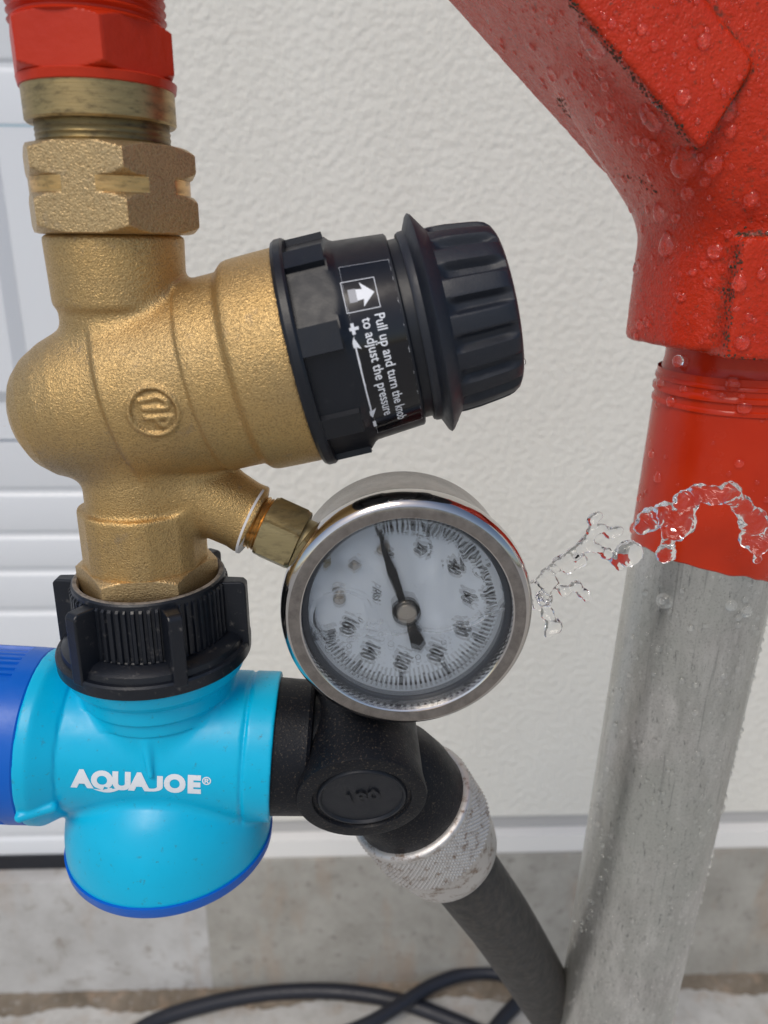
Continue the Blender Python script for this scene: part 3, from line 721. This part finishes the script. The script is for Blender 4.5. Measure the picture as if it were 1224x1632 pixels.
A0 = P(80, 1170, YV); A1 = P(441, 1187, YV); TA = nrm(A1-A0); LA = np.linalg.norm(A1-A0)
xD, zD_ = P(276, 1330, YV)[0], None
zB_ = (A0[2]+A1[2])/2
g = Grid((A0[0]-4, YV-36, zB_-46), (A1[0]+3, YV+36, zC-24), .5)
s, rho = sd_axis(g, A0, TA)
pr = [(-3, 25.6), (2.2, 25.6), (3.2, 25.2), (8.6, 22.2), (9.0, 21.5), (12, 21.5), (LA-8.9, 21.9), (LA-8.4, 21.3), (LA-7.9, 21.3), (LA-7.4, 22.0), (LA, 22.1)]
bodyA = smax(rho-np.interp(s, *zip(*pr)).astype(np.float32), np.maximum(s-LA, -s-1), .5)
rn = np.sqrt((g.X-xC)**2+(g.Y-YV)**2); zz = g.Z-zC
pn = [(-60, 19.6), (-40.5, 19.6), (-40.3, 20.2), (-36.4, 20.6), (-36.2, 20.1), (-35.9, 21.6), (-31, 22.2), (-28.5, 24.6), (-24.4, 26.2)]
neckA = smax(rn-np.interp(zz, *zip(*pn)).astype(np.float32), np.maximum(zz+24.4, -zz-60), .4)
bodyA = smin(bodyA, neckA, 1.6)
DCt = np.array([xD, YV-1.0, zB_-31.5])
qx = (g.X-DCt[0])/31.0; qy = (g.Y-DCt[1])/31.0; qz = (g.Z-DCt[2])/30.0
rd = np.sqrt(qx**2+qy**2); dome = ((rd**2.35+np.abs(qz)**2.35)**(1/2.35)-1)*30
dome = smax(dome, DCt[2]-1.5-g.Z, .6)
bodyA = smin(bodyA, dome, 2.2)
rib = sd_cap(g, [xC-.5, YV-17.5, zC-40], [xC+1.2, YV-22.3, zC-51], 1.7, .7); bodyA = smin(bodyA, rib, 1.2)
tb = A0+TA*2.0+np.array([0, -23.6, -9.6]); tick = sd_cap(g, tb+TA*(-2.5)+np.array([0, -.8, 0]), tb+TA*5.5+np.array([0, 2.0, 1.4]), 1.5); bodyA = smin(bodyA, tick, .5)
v, f = nets(g, bodyA); mk('body', v, f, 'aqua_plastic', sp, sharp=0); bvhA = BVHTree.FromPolygons(v.tolist(), f.tolist())
del bodyA, g
v, f = lathe([(-5.9, 0.5), (-5.8, 28.6), (-5.0, 30.6), (-3.8, 31.3), (-1.0, 31.6), (-.8, 30.8)], DCt, ZU, 160); mk('base_rim', v, f, 'blue_plastic', sp)
# ribbed blue end cap
def rcap(th, s, r):
    if -30 < s < -6.5:
        q = (np.degrees(th) % 60); pad = (q > 8) & (q < 52); return np.where(pad, r-1.0+.35*np.sign(np.sin(np.radians(q)*60)), r)
    return np.full(len(th), float(r))
v, f = lathe([(-40, 10), (-40, 23), (-39, 25), (-30.2, 25.6), (-30, 25.6), (-29.9, 25.6), (-6.6, 25.6), (-6.4, 25.6), (-1.4, 25.5), (-.9, 25.1), (-.9, 10)], A0, TA, 720, rf=rcap); mk('end_cap', v, f, 'blue_plastic', sp, sharp=25)
# lettering on the front of the barrel
pw = MB()
ax_, e1, e2 = basis(TA); E2b = e2 if e2[2] > 0 else -e2
tcen = P(222, 1249, YV-22); stc = (tcen-A0)@TA; phc = math.atan2((tcen-A0)@E2b, (tcen-A0)@e1)
def onA(v2, lift=.12):
    out = []
    for a_, b_ in v2:
        ph = phc+b_/22.0; dvec = e1*math.cos(ph)+E2b*math.sin(ph); org = A0+TA*(stc+a_)+dvec*40
        h = bvhA.ray_cast(Vector(org), Vector(-dvec)); out.append(np.array(h[0])+dvec*lift if h[0] is not None else org-dvec*18)
    return np.array(out)
def heavy(s_, size, cx, cy, sx=1.0, off=.065):
    v2, f2 = text_mesh(s_, size, off, sx=sx, align='CENTER'); v2 = v2+np.array([cx, cy]); v2, f2 = subdiv2(v2, f2, 1.0); pw.add(onA(v2), f2)
H_ = 7.3
heavy('A', H_, -15.7, 0.1, 1.0); heavy('Q', H_, -10.2, 0, .95); heavy('U', H_, -4.9, 0, .95); heavy('A', H_, -.1, 0, 1.0)
jv = [[6.0, 2.5], [4.4, 2.5], [4.4, -.9]]+[[2.9+1.5*math.cos(t_), -.9+.75*math.sin(t_)] for t_ in np.linspace(0, -2.2, 7)[1:]]; jo = [[2.9+3.1*math.cos(t_), -.9+1.75*math.sin(t_)] for t_ in np.linspace(-2.2, 0, 9)]
JX = .35
jv2 = np.array([[6.0, 2.5], [4.4, 2.5], [4.4, -.9], [6.0, -.9]]); a_, b_ = subdiv2(jv2+np.array([JX, 0]), [[0, 1, 2, 3]], 1.0); pw.add(onA(a_), b_)
th_ = np.linspace(0, -2.1, 10); ja = np.array([[2.9+1.5*math.cos(q), -.9+.75*math.sin(q)] for q in th_]+[[2.9+3.1*math.cos(q), -.9+1.72*math.sin(q)] for q in th_]); pw.add(onA(ja+np.array([JX, 0])), [[i, i+1, 11+i, 10+i] for i in range(9)])
 
heavy('O', H_, 9.6, 0, .95); heavy('E', H_, 14.8, 0, .95); heavy('®', 3.2, 18.3, 1.5, 1, .02)
sw = [(-12.6 + i*.9, -2.75-1.1*math.sin(math.pi*min(1, i/9))+.14*i, .55*math.sin(math.pi*(i+.4)/11.5)) for i in range(11)]
v2 = np.array([[x_, y_+w_] for x_, y_, w_ in sw]+[[x_, y_-w_] for x_, y_, w_ in sw]); pw.add(onA(v2, .14), [[i, i+1, 12+i, 11+i] for i in range(10)])
pw.build('lettering', 'white_print', sp, smooth=False)

# ================================================================== GARDEN HOSE with black swivel elbow
gh = thing('garden_hose', P(577, 1275, 178), 'black hose with swivel elbow and knurled metal ferrule, under the gauge', 'hose')
v, f = lathe([(-4, 20.2), (-.5, 20.4), (.3, 20.3), (9.5, 20.0), (10.5, 19.3), (11, 16.5), (20, 16.0)], A1, TA, 120); mk('inlet_sleeve', v, f, 'dusty_black', gh)
DK = P(577, 1275, 179.5); EA = nrm(np.array([0.02, -math.cos(R(17)), -math.sin(R(17))]))
v, f = lathe([(-46, 1), (-45, 16), (-40, 17.2), (-6, 18.0), (-1.2, 18.7), (-.2, 18.5), (0, 17.8), (0, 14.2), (-.9, 13.9), (-1.1, 12.2)], DK, EA, 120, front=(0, 0, 1), cap=(True, True)); elb = mk('elbow', v, f, 'dusty_black', gh, sharp=35)
v, f = lathe([(-1.0, 13.0), (-.3, 12.5), (-.2, 11.9), (-.9, 11.4), (-1.0, 0.4)], DK, EA, 80, front=(0, 0, 1)); capo = mk('elbow_cap', v, f, 'black_plastic', gh, sharp=35)
v2, f2 = text_mesh('180', 7.0, .03, align='CENTER'); ru = nrm(np.array([1, 0, 0])-EA*EA[0]); uu_ = np.cross(EA, ru); uu_ = uu_ if uu_[2] > 0 else -uu_
ang = R(12); r2 = ru*math.cos(ang)+uu_*math.sin(ang); u2_ = uu_*math.cos(ang)-ru*math.sin(ang)
top_ = DK+EA*(-.3)+np.outer(v2[:, 0], r2)+np.outer(v2[:, 1], u2_); bot_ = top_-EA*.9; k = len(v2)
mk('lettering', np.vstack([top_, bot_]), [q for q in f2]+[[i+k for i in q][::-1] for q in f2], 'black_plastic', capo, smooth=False)
h0 = P(634, 1247, 208); h1 = P(754, 1410, 227); HA = nrm(h1-h0)
v, f = lathe([(-16, 13.5), (-9, 17.0), (0, 18.8), (9.5, 19.3), (10.3, 19.0), (10.6, 17)], h0, HA, 120); mk('outlet_collar', v, f, 'dusty_black', gh, sharp=35)
def rkn(th, s, r):
    if 11.6 < s < 29: return r+.30*(np.abs(np.sin(th*42+s*1.7))*np.abs(np.sin(th*42-s*1.7))*2-.6)
    return np.full(len(th), float(r))
rows = [(9.2, 18.2), (9.2, 19.8), (9.6, 21.0), (10.3, 21.5), (11.5, 21.5)]+[(s_, 21.4) for s_ in np.arange(11.65, 29, .22)]+[(29.2, 21.0), (30, 20.8), (40, 19.6), (45, 18.6), (46.2, 17.8), (46.6, 16.0), (46.6, 12)]
v, f = lathe(rows, h0, HA, 672, rf=rkn); mk('ferrule', v, f, 'aluminium', gh, sharp=60)
hp = spline([h0+HA*34, P(758, 1415, 228), P(801, 1474, 239), P(858, 1565, 260), P(925, 1680, 290), P(965, 1780, 330)], 12)
v, f = tube(hp, 13.4, 48); mk('hose_tube', v, f, 'hose_rubber', gh, sharp=60)

# ================================================================== PIPE AND RED VALVE
YP = 245.0
PX = P(1116, 905, YP)[0]; zp = lambda py: P(1116, py, YP)[2]; PR = 24.2
KX, KY = .019, -.035; ZR = zp(905)
def lean(v): v = np.array(v, float); v[:, 0] += KX*(v[:, 2]-ZR); v[:, 1] += KY*(v[:, 2]-ZR); return v
pipe = thing('steel_pipe', (PX, YP, 0), 'wet galvanised steel pipe on the right with red painted upper end', 'pipe')
v, f = lathe([(0, PR), (zp(720), PR)], [PX, YP, 0], ZU, 128); v = lean(v); mk('galvanised_tube', v, f, 'galvanised', pipe)
# paint: closed sleeve with a wavy lower edge
n = 180; v = []; f = []
lowp = [(-95, 868), (-75, 872), (-60, 884), (-45, 895), (-30, 903), (-12, 914), (10, 920), (32, 927), (50, 912), (62, 898), (95, 890)]
zlow = []
for a_, py in lowp:
    an = R(a_); q = P(1116+113*math.sin(an), py, YP-PR*math.cos(an)); zlow.append(q[2])
def zlo(a_): return np.interp(a_, [x for x, _ in lowp], zlow)+.5*mn.noise(Vector((a_*.09, 0, 0)))
ztop = zp(585); rowsn = 8
for i in range(n):
    a_ = -180+360*i/n; an = R(a_); z0 = zlo(a_) if abs(a_) < 95 else zlow[0]
    for k in range(rowsn):
        r_ = PR+.06 if k == 0 else PR+.45; z_ = z0 if k == 0 else z0+.5+(ztop-z0-.5)*(k-1)/(rowsn-2)
        v.append([PX+r_*math.sin(an), YP-r_*math.cos(an), z_])
for i in range(n):
    j = (i+1) % n
    for k in range(rowsn-1): f.append([i*rowsn+k, j*rowsn+k, j*rowsn+k+1, i*rowsn+k+1])
v = lean(v); mk('painted_sleeve', v, f, 'sleeve_paint', pipe)
v, f = lathe([(0, PR), (.3, PR+.9), (1.6, PR+.9), (2.2, PR-.1), (3.6, PR+.0), (4.2, PR+1.2), (5.6, PR+1.2), (6.2, PR+.2), (7.4, PR+.1), (7.8, PR+.9), (9.0, PR+.8), (9.6, PR-.4), (14, PR-1.2), (20, PR-1.2)], [PX, YP, zp(640)], ZU, 128, cap=(False, False)); v = lean(v); mk('painted_threads', v, f, 'sleeve_paint', pipe, sharp=60)
# wye shaped casting
zb0 = P(1100, 566, YP-30)[2]
vx = PX+1.5
val = thing('red_valve', (vx, YP, zb0), 'glossy red painted cast valve body beaded with water, upper right', 'valve')
Dn = P(980, 300, YP); Up_ = P(752, 15, YP); bdir = nrm(P(1005, 318, YP)-P(752, 0, YP)); ba_ = math.atan2(bdir[2], bdir[0])-R(6.0); bdir = np.array([math.cos(ba_), 0, math.sin(ba_)])
nb = np.array([-bdir[2], 0, bdir[0]]); nb = nb if nb[2] > 0 else -nb     # towards upper right
BR = 37.0
edge = P(908, 165, YP)
bc = edge+nb*BR
Mv = P(962, 264, YP); rt_ = -R(5.6); dv_ = bc-Mv          # swing the branch about its lower corner
bc = Mv+np.array([dv_[0]*math.cos(rt_)-dv_[2]*math.sin(rt_), 0, dv_[0]*math.sin(rt_)+dv_[2]*math.cos(rt_)])
bdir = np.array([bdir[0]*math.cos(rt_)-bdir[2]*math.sin(rt_), 0, bdir[0]*math.sin(rt_)+bdir[2]*math.cos(rt_)])
g = Grid((edge[0]-60, YP-46, zb0-2), (vx+100, YP+44, zp(0)+40), .75)
axv = np.array([vx, YP, 0])
sock = sd_prism(g, [vx, YP, zb0], [vx, YP, zp(330)+12], 34.5, R(-8.0), 8, 3.0)
sock2 = smax(np.sqrt((g.X-vx)**2+(g.Y-YP)**2)-(35.4-(g.Z-zb0)*.028), np.maximum(zb0-g.Z, g.Z-(zp(330)+22)), 1.5)
sock = smax(sock, sock2, 1.2)
s, rho = sd_axis(g, bc, bdir)
wy = g.Y-YP; wn = (g.X-bc[0])*nb[0]+(g.Z-bc[2])*nb[2]
brn = smax(((np.abs(wn)/BR)**2.9+(np.abs(wy)/36.0)**2.9)**(1/2.9)*BR-BR, s-52, 10)
vb = smin(sock, brn, 5)
vb = smin(vb, sd_ell(g, [vx+14, YP-13, zp(205)], [34, 44, 42]), 6)
# raised flat lug on the branch
e0 = P(905, 0, YP-36); e1_ = P(1112, 242, YP-36); ld = nrm(e1_-e0); ld[1] = 0; ld = nrm(ld); ln = np.array([-ld[2], 0, ld[0]]); ln = ln if ln[2] > 0 else -ln
dxx, dzz = g.X-e1_[0], g.Z-e1_[2]; ql = dxx*ln[0]+dzz*ln[2]; qs = dxx*ld[0]+dzz*ld[2]
e3 = P(1212, 92, YP-40); l3 = nrm(np.array([e3[0]-e1_[0], 0, e3[2]-e1_[2]])); n3 = np.array([l3[2], 0, -l3[0]])
q3 = dxx*n3[0]+dzz*n3[2]
lug = smax(smax(-ql, q3-.5, 3.0), np.abs(g.Y-YP)-38.2, 1.6)
e4 = P(1140, 0, YP-40); l4 = nrm(np.array([e4[0]-e3[0], 0, e4[2]-e3[2]])); n4 = np.array([l4[2], 0, -l4[0]]); q4 = (g.X-e3[0])*n4[0]+(g.Z-e3[2])*n4[2]
lug = smax(lug, -q4 if (n4[0] < 0) else q4, 3)
vb = smin(vb, lug, 1.6)
# vertical lug on the socket
pl = P(1168, 480, YP-34); pt_ = P(1180, 378, YP-34)
ev_ = smax(smax((pl[0]-g.X), g.Z-pt_[2], 2.0), np.abs(g.Y-YP)-35.2, 1.2); ev_ = smax(ev_, g.X-(pl[0]+26), 1); ev_ = np.maximum(ev_, zb0-2-g.Z+1.5)
vb = smin(vb, ev_, 1.6)
vb = np.maximum(vb, -(np.maximum(np.sqrt((g.X-vx)**2+(g.Y-YP)**2)-(PR+.6), g.Z-(zb0+8))))
nzx = (np.sin(g.X*.9+np.sin(g.Z*.7)*1.6)*np.sin(g.Z*.8+np.sin(g.Y*.6+g.X*.4)*1.7)).astype(np.float32); vb = vb+nzx*.10
v, f = nets(g, vb); vo = mk('casting', v, f, 'valve_paint', val, sharp=0)
bvhV = BVHTree.FromPolygons(v.tolist(), f.tolist()); del g, vb, nzx, rho, s

# ================================================================== WATER
def hit_valve(px, py):
    d = ray(px, py); h = bvhV.ray_cast(Vector(CAM), Vector(d))
    return (np.array(h[0]), np.array(h[1])) if h[0] is not None else (None, None)
def hit_pipe(px, py, r=PR+.4):
    d = ray(px, py); d = d-np.array([KX, KY, 0])*d[2]; C0 = CAM-np.array([KX, KY, 0])*(CAM[2]-ZR); ox, oy = C0[0]-PX, C0[1]-YP; A = d[0]**2+d[1]**2; B = 2*(ox*d[0]+oy*d[1]); C = ox*ox+oy*oy-r*r; q = B*B-4*A*C
    if q < 0: return None, None
    t_ = (-B-math.sqrt(q))/(2*A); p = C0+d*t_; nn_ = nrm([p[0]-PX, p[1]-YP, 0]); return lean([p])[0], nn_
GR = MB()
def grime_run(pts, n, spread, rmin, rmax):
    pts = np.array(pts, float); L_ = np.r_[0, np.cumsum(np.linalg.norm(np.diff(pts, axis=0), axis=1))]
    for _ in range(n):
        q = rng.rand()*L_[-1]; x = np.interp(q, L_, pts[:, 0])+rng.randn()*spread; y = np.interp(q, L_, pts[:, 1])+rng.randn()*spread
        c, nn_ = hit_valve(x, y)
        if c is None: continue
        r_ = rmin+(rmax-rmin)*rng.rand()**2.5; v, f = drop(c, nn_, r_, 1, .28, 4)
        v = [np.asarray(p)+rng.randn(3)*r_*.16 for p in v]; GR.add(v, f)
def drop(c, nrm_, r, sag=1.0, flat=.78, n=9):
    nn_ = nrm(nrm_); dn = np.array([0, 0, -1.0]); dn = dn-nn_*(dn@nn_); dn = nrm(dn) if np.linalg.norm(dn) > .05 else nrm(np.cross(nn_, [1, 0, 0])); sd_ = np.cross(nn_, dn)
    v = []; f = []; m2 = 2*n
    for i in range(n+1):
        th = math.pi*i/n
        for j in range(m2):
            ph = 2*math.pi*j/m2; x_ = math.sin(th)*math.cos(ph); y_ = math.sin(th)*math.sin(ph); z_ = math.cos(th)
            tail = (sag-1)*max(0, -x_)*(1.0); wn = 1-(sag-1)*.35*max(0, -x_)
            v.append(np.asarray(c)+dn*(x_*r*(1+tail))+sd_*(y_*r*wn)+nn_*(z_*r*flat*(1+.25*max(0, x_)*(sag > 1.1))-r*.08))
    for i in range(n):
        for j in range(m2): f.append([i*m2+j, (i+1)*m2+j, (i+1)*m2+(j+1) % m2, i*m2+(j+1) % m2])
    return v, f
grime_run([(900, -5), (1000, 112), (1060, 180), (1108, 238)], 420, 3.2, .10, .55)
grime_run([(1180, 385), (1170, 430), (1160, 480), (1156, 560)], 260, 4.5, .10, .55)
grime_run([(1172, 374), (1224, 372)], 90, 3, .10, .4); grime_run([(1150, 572), (1224, 580)], 120, 5, .10, .5)
grime_run([(893, 160), (908, 188)], 70, 3.5, .15, .7); grime_run([(985, 270), (1040, 300)], 60, 5, .10, .5); grime_run([(1112, 240), (1212, 92)], 60, 2.5, .08, .3)
GR.build('rust_grime', 'grime', val, sharp=0)['kind'] = 'stuff'
big = [(950, 70, 17, 1.9), (1042, 190, 16, 1.5), (1092, 260, 19, 1.6), (1138, 262, 12, 1), (881, 120, 8, 1.5), (975, 169, 8, 1), (957, 195, 8, 1.6), (1014, 224, 8, 1), (1029, 226, 6, 1), (1043, 237, 9, 1.3), (1028, 249, 6, 1), (959, 116, 7, 1), (965, 137, 7, 1), (1088, 153, 10, 1), (1121, 65, 9, 1), (1161, 177, 11, 1.4), (1165, 208, 8, 1), (1052, 341, 11, 1.5), (1078, 347, 7, 1), (1096, 308, 9, 1.2), (1124, 289, 7, 1), (1063, 393, 13, 1.6), (1141, 400, 11, 1), (1123, 421, 6, 1), (1105, 433, 6, 1), (1131, 449, 8, 1), (1087, 473, 7, 1), (1198, 316, 10, 1), (1015, 427, 7, 1.6), (1020, 518, 6, 1.3), (1178, 452, 9, 1.6), (1182, 545, 11, 1), (1161, 577, 11, 1), (1004, 185, 5, 1), (989, 225, 5, 1), (1103, 105, 6, 1), (1022, 46, 7, 1), (878, 33, 7, 1), (1213, 437, 7, 1.5)]
ORD = ['topmost', 'second from top', 'third from top', 'fourth from top', 'fifth from top', 'sixth from top', 'seventh from top', 'eighth from top', 'ninth from top', 'tenth from top', 'eleventh from top', 'twelfth from top', 'thirteenth from top']
def shape_word(rp, sg): return 'long water teardrop' if sg > 1.25 else ('large round water drop' if rp >= 11 else ('small round water drop' if rp <= 7 else 'round water drop'))
def where(px, py):
    if py < 242 and px > 908+py*.855 and px < 1212-max(0, py-92)*.68: return 'raised red plate at top right'
    if py < 175: return 'upper sloping flank of the red valve'
    if py < 330 and px < 1085: return 'lower sloping flank of the red valve'
    if py < 345 and px >= 1085: return 'red body near the plate tip'
    if px > 1150: return 'raised lug on the red socket'
    return 'upright red valve socket'
big.sort(key=lambda q: q[1]); seen = {}
for px, py, rp, sg in big:
    c, nn_ = hit_valve(px, py)
    if c is None: continue
    r_ = rp*1.15*np.linalg.norm(c-CAM)/FPX
    v, f = drop(c, nn_, r_, sg); o = mk('water_drop', v, f, 'drop_water', None, sharp=0)
    wr = where(px, py); k_i = seen.get(wr, 0); seen[wr] = k_i+1; tag(o, shape_word(rp, sg)+', '+ORD[k_i]+' on the '+wr, 'water drop', 'water drops beaded on the red valve')
for px, py, rp, sg in sorted([(1043, 574, 15, 1), (1080, 576, 10, 1), (1054, 612, 10, 1), (1090, 620, 8, 1), (1168, 613, 12, 1), (1049, 644, 7, 1), (1070, 640, 10, 1), (1126, 628, 7, 1), (1150, 631, 8, 1), (1182, 632, 6, 1), (1186, 649, 12, 1), (1039, 724, 7, 1.2), (1049, 762, 8, 1.5), (1178, 738, 8, 1), (1019, 794, 6, 1.3), (1058, 958, 13, 1), (1010, 842, 9, 1.2), (1166, 965, 9, 1), (1190, 975, 9, 1.5)], key=lambda q: q[1]):
    c, nn_ = hit_pipe(px, py)
    if c is None: continue
    v, f = drop(c, nn_, rp*.95*np.linalg.norm(c-CAM)/FPX, sg); o = mk('water_drop', v, f, 'drop_water', None, sharp=0)
    wr = 'grooved rings under the red valve' if py < 655 else ('red painted pipe sleeve' if py < 850 else 'bare grey pipe below red paint'); k_i = seen.get(wr, 0); seen[wr] = k_i+1; tag(o, shape_word(rp, sg)+', '+ORD[k_i]+' on the '+wr, 'water drop', 'water drops on the upright pipe')
for px, py, rr_k, lab in ((833, 577, 1.0, 'small dark water drop on the lower right rim of the black knob'), (822, 489, .7, 'tiny water drop on the upper right rim of the black knob'), (727, 668, .8, 'tiny water drop hanging from the bottom of the black knob flange')):
    v, f = drop(P(px, py, YV), [.6, -.8, 0], rr_k, 1.2, .9); tag(mk('water_drop', v, f, 'drop_water', None, sharp=0), lab, 'water drop', 'water drops on the black knob')
# fine mist of beads
mb = MB(); k = 0
while k < 560:
    px, py = rng.uniform(760, 1224), rng.uniform(-10, 590); c, nn_ = hit_valve(px, py)
    if c is None: continue
    r_ = rng.choice([.25, .38, .55, .9, 1.35], p=[.3, .3, .21, .13, .06]); mb.add(*drop(c, nn_, r_, 1+.4*rng.rand()*(r_ > .5), .5, 5)); k += 1
tag(mb.build('water_beads', 'drop_water', None, sharp=0), kind='stuff', label='fine water beads sprinkled over the red valve', cat='water')
mb = MB()
for _ in range(1300):
    a_ = R(rng.uniform(-98, 98)); z_ = rng.uniform(zp(1700), zp(640)); 
    if z_ > zp(900) and rng.rand() < .82: continue
    nn_ = np.array([math.sin(a_), -math.cos(a_), 0]); c = lean([np.array([PX, YP, z_])+nn_*(PR+.3*(z_ > zp(890)))])[0]
    r_ = rng.choice([.3, .45, .7, .95, 1.3], p=[.3, .3, .22, .13, .05]); mb.add(*drop(c, nn_, r_, 1+rng.rand()*1.2*(rng.rand() < .35), .75, 6))
tag(mb.build('water_beads', 'bead_water', None, sharp=0), kind='stuff', label='water beads running down the galvanised pipe', cat='water')
# frozen spurt of water from the gauge rim
def splash(name, blobs, links, Y0, label, h=.4, k=1.0, nz=.2, fat=1.0):
    pts = {n_: (P(x, y, Y0+dy), r_*.23*fat) for n_, (x, y, r_, dy) in enumerate(blobs)}
    allp = np.array([p for p, _ in pts.values()]); rm = max(r_ for _, r_ in pts.values())+2
    g = Grid(allp.min(0)-rm, allp.max(0)+rm, h); d = None
    for p, r_ in pts.values():
        e = sd_ell(g, p, [r_, r_*.7, r_]); d = e if d is None else smin(d, e, k)
    for a_, b_, r_ in links: d = smin(d, sd_cap(g, pts[a_][0], pts[b_][0], r_*.25*fat), k)
    d = d+(nz*np.sin(g.X*1.7+np.sin(g.Z*1.3)*1.5)*np.sin(g.Z*1.9+np.sin(g.X*1.1+g.Y)*1.4)).astype(np.float32)
    v, f = nets(g, d); o = mk(name, v, f, 'water', None, sharp=0); return tag(o, label, 'water splash')
B1 = [(1036, 828, 16, 0), (1060, 820, 17, 2), (1086, 832, 19, -1), (1064, 868, 8, 0), (1062, 882, 13, 1), (1094, 800, 17, 0), (1112, 786, 13, 2), (1136, 790, 12, 0), (1162, 786, 15, -1), (1182, 806, 13, 1), (1200, 830, 18, 0), (1192, 858, 12, 2), (1208, 868, 14, 0), (1232, 850, 16, 0), (1078, 850, 11, -2), (1022, 840, 9, 0), (1206, 892, 6, 0)]
L1 = [(0, 1, 10), (1, 2, 10), (1, 3, 6), (3, 4, 6), (2, 5, 10), (5, 6, 9), (6, 7, 9), (7, 8, 9), (8, 9, 9), (9, 10, 9), (10, 11, 8), (11, 12, 9), (12, 13, 9), (10, 13, 7), (2, 14, 8), (0, 15, 7)]
splash('water_splash', B1, L1, 205, 'arched string of clear water blobs hanging before the red pipe sleeve')
B2 = [(850, 938, 9, 8), (872, 915, 7, 4), (893, 897, 8, 0), (915, 882, 7, -2), (933, 868, 8, 0), (944, 848, 6, 0), (945, 828, 6, 2), (953, 822, 4, 2), (958, 842, 5, 0), (972, 850, 6, 0), (985, 846, 5, 0), (948, 872, 5, 0), (966, 882, 6, 0), (983, 892, 7, 0), (1002, 882, 14, 0), (925, 893, 7, 0), (905, 905, 6, 0), (880, 928, 6, 3), (900, 943, 6, 0), (918, 934, 6, 0), (930, 946, 6, 0), (936, 955, 3, 0), (868, 955, 8, 4), (872, 978, 7, 2), (882, 998, 9, 0), (874, 1010, 4, 0), (858, 962, 8, 8), (988, 904, 4, 0)]
L2 = [(0, 1, 5), (1, 2, 5), (2, 3, 5), (3, 4, 5), (4, 5, 4), (5, 6, 3), (6, 7, 3), (5, 8, 2.5), (8, 9, 3), (9, 10, 2.5), (4, 11, 3), (11, 12, 3), (12, 13, 3), (13, 14, 5), (3, 15, 4), (15, 16, 4), (16, 2, 4), (0, 17, 4), (17, 18, 3), (18, 19, 3), (19, 20, 3), (20, 21, 2), (0, 22, 5), (22, 23, 4), (23, 24, 4), (24, 25, 3), (0, 26, 5), (26, 22, 4), (13, 27, 2), (17, 22, 3.5), (1, 17, 4)]
splash('water_splash', B2, L2, 196, 'thin branching water spurt leaping from the right edge of the gauge', h=.3, k=.9, nz=.12, fat=1.22)
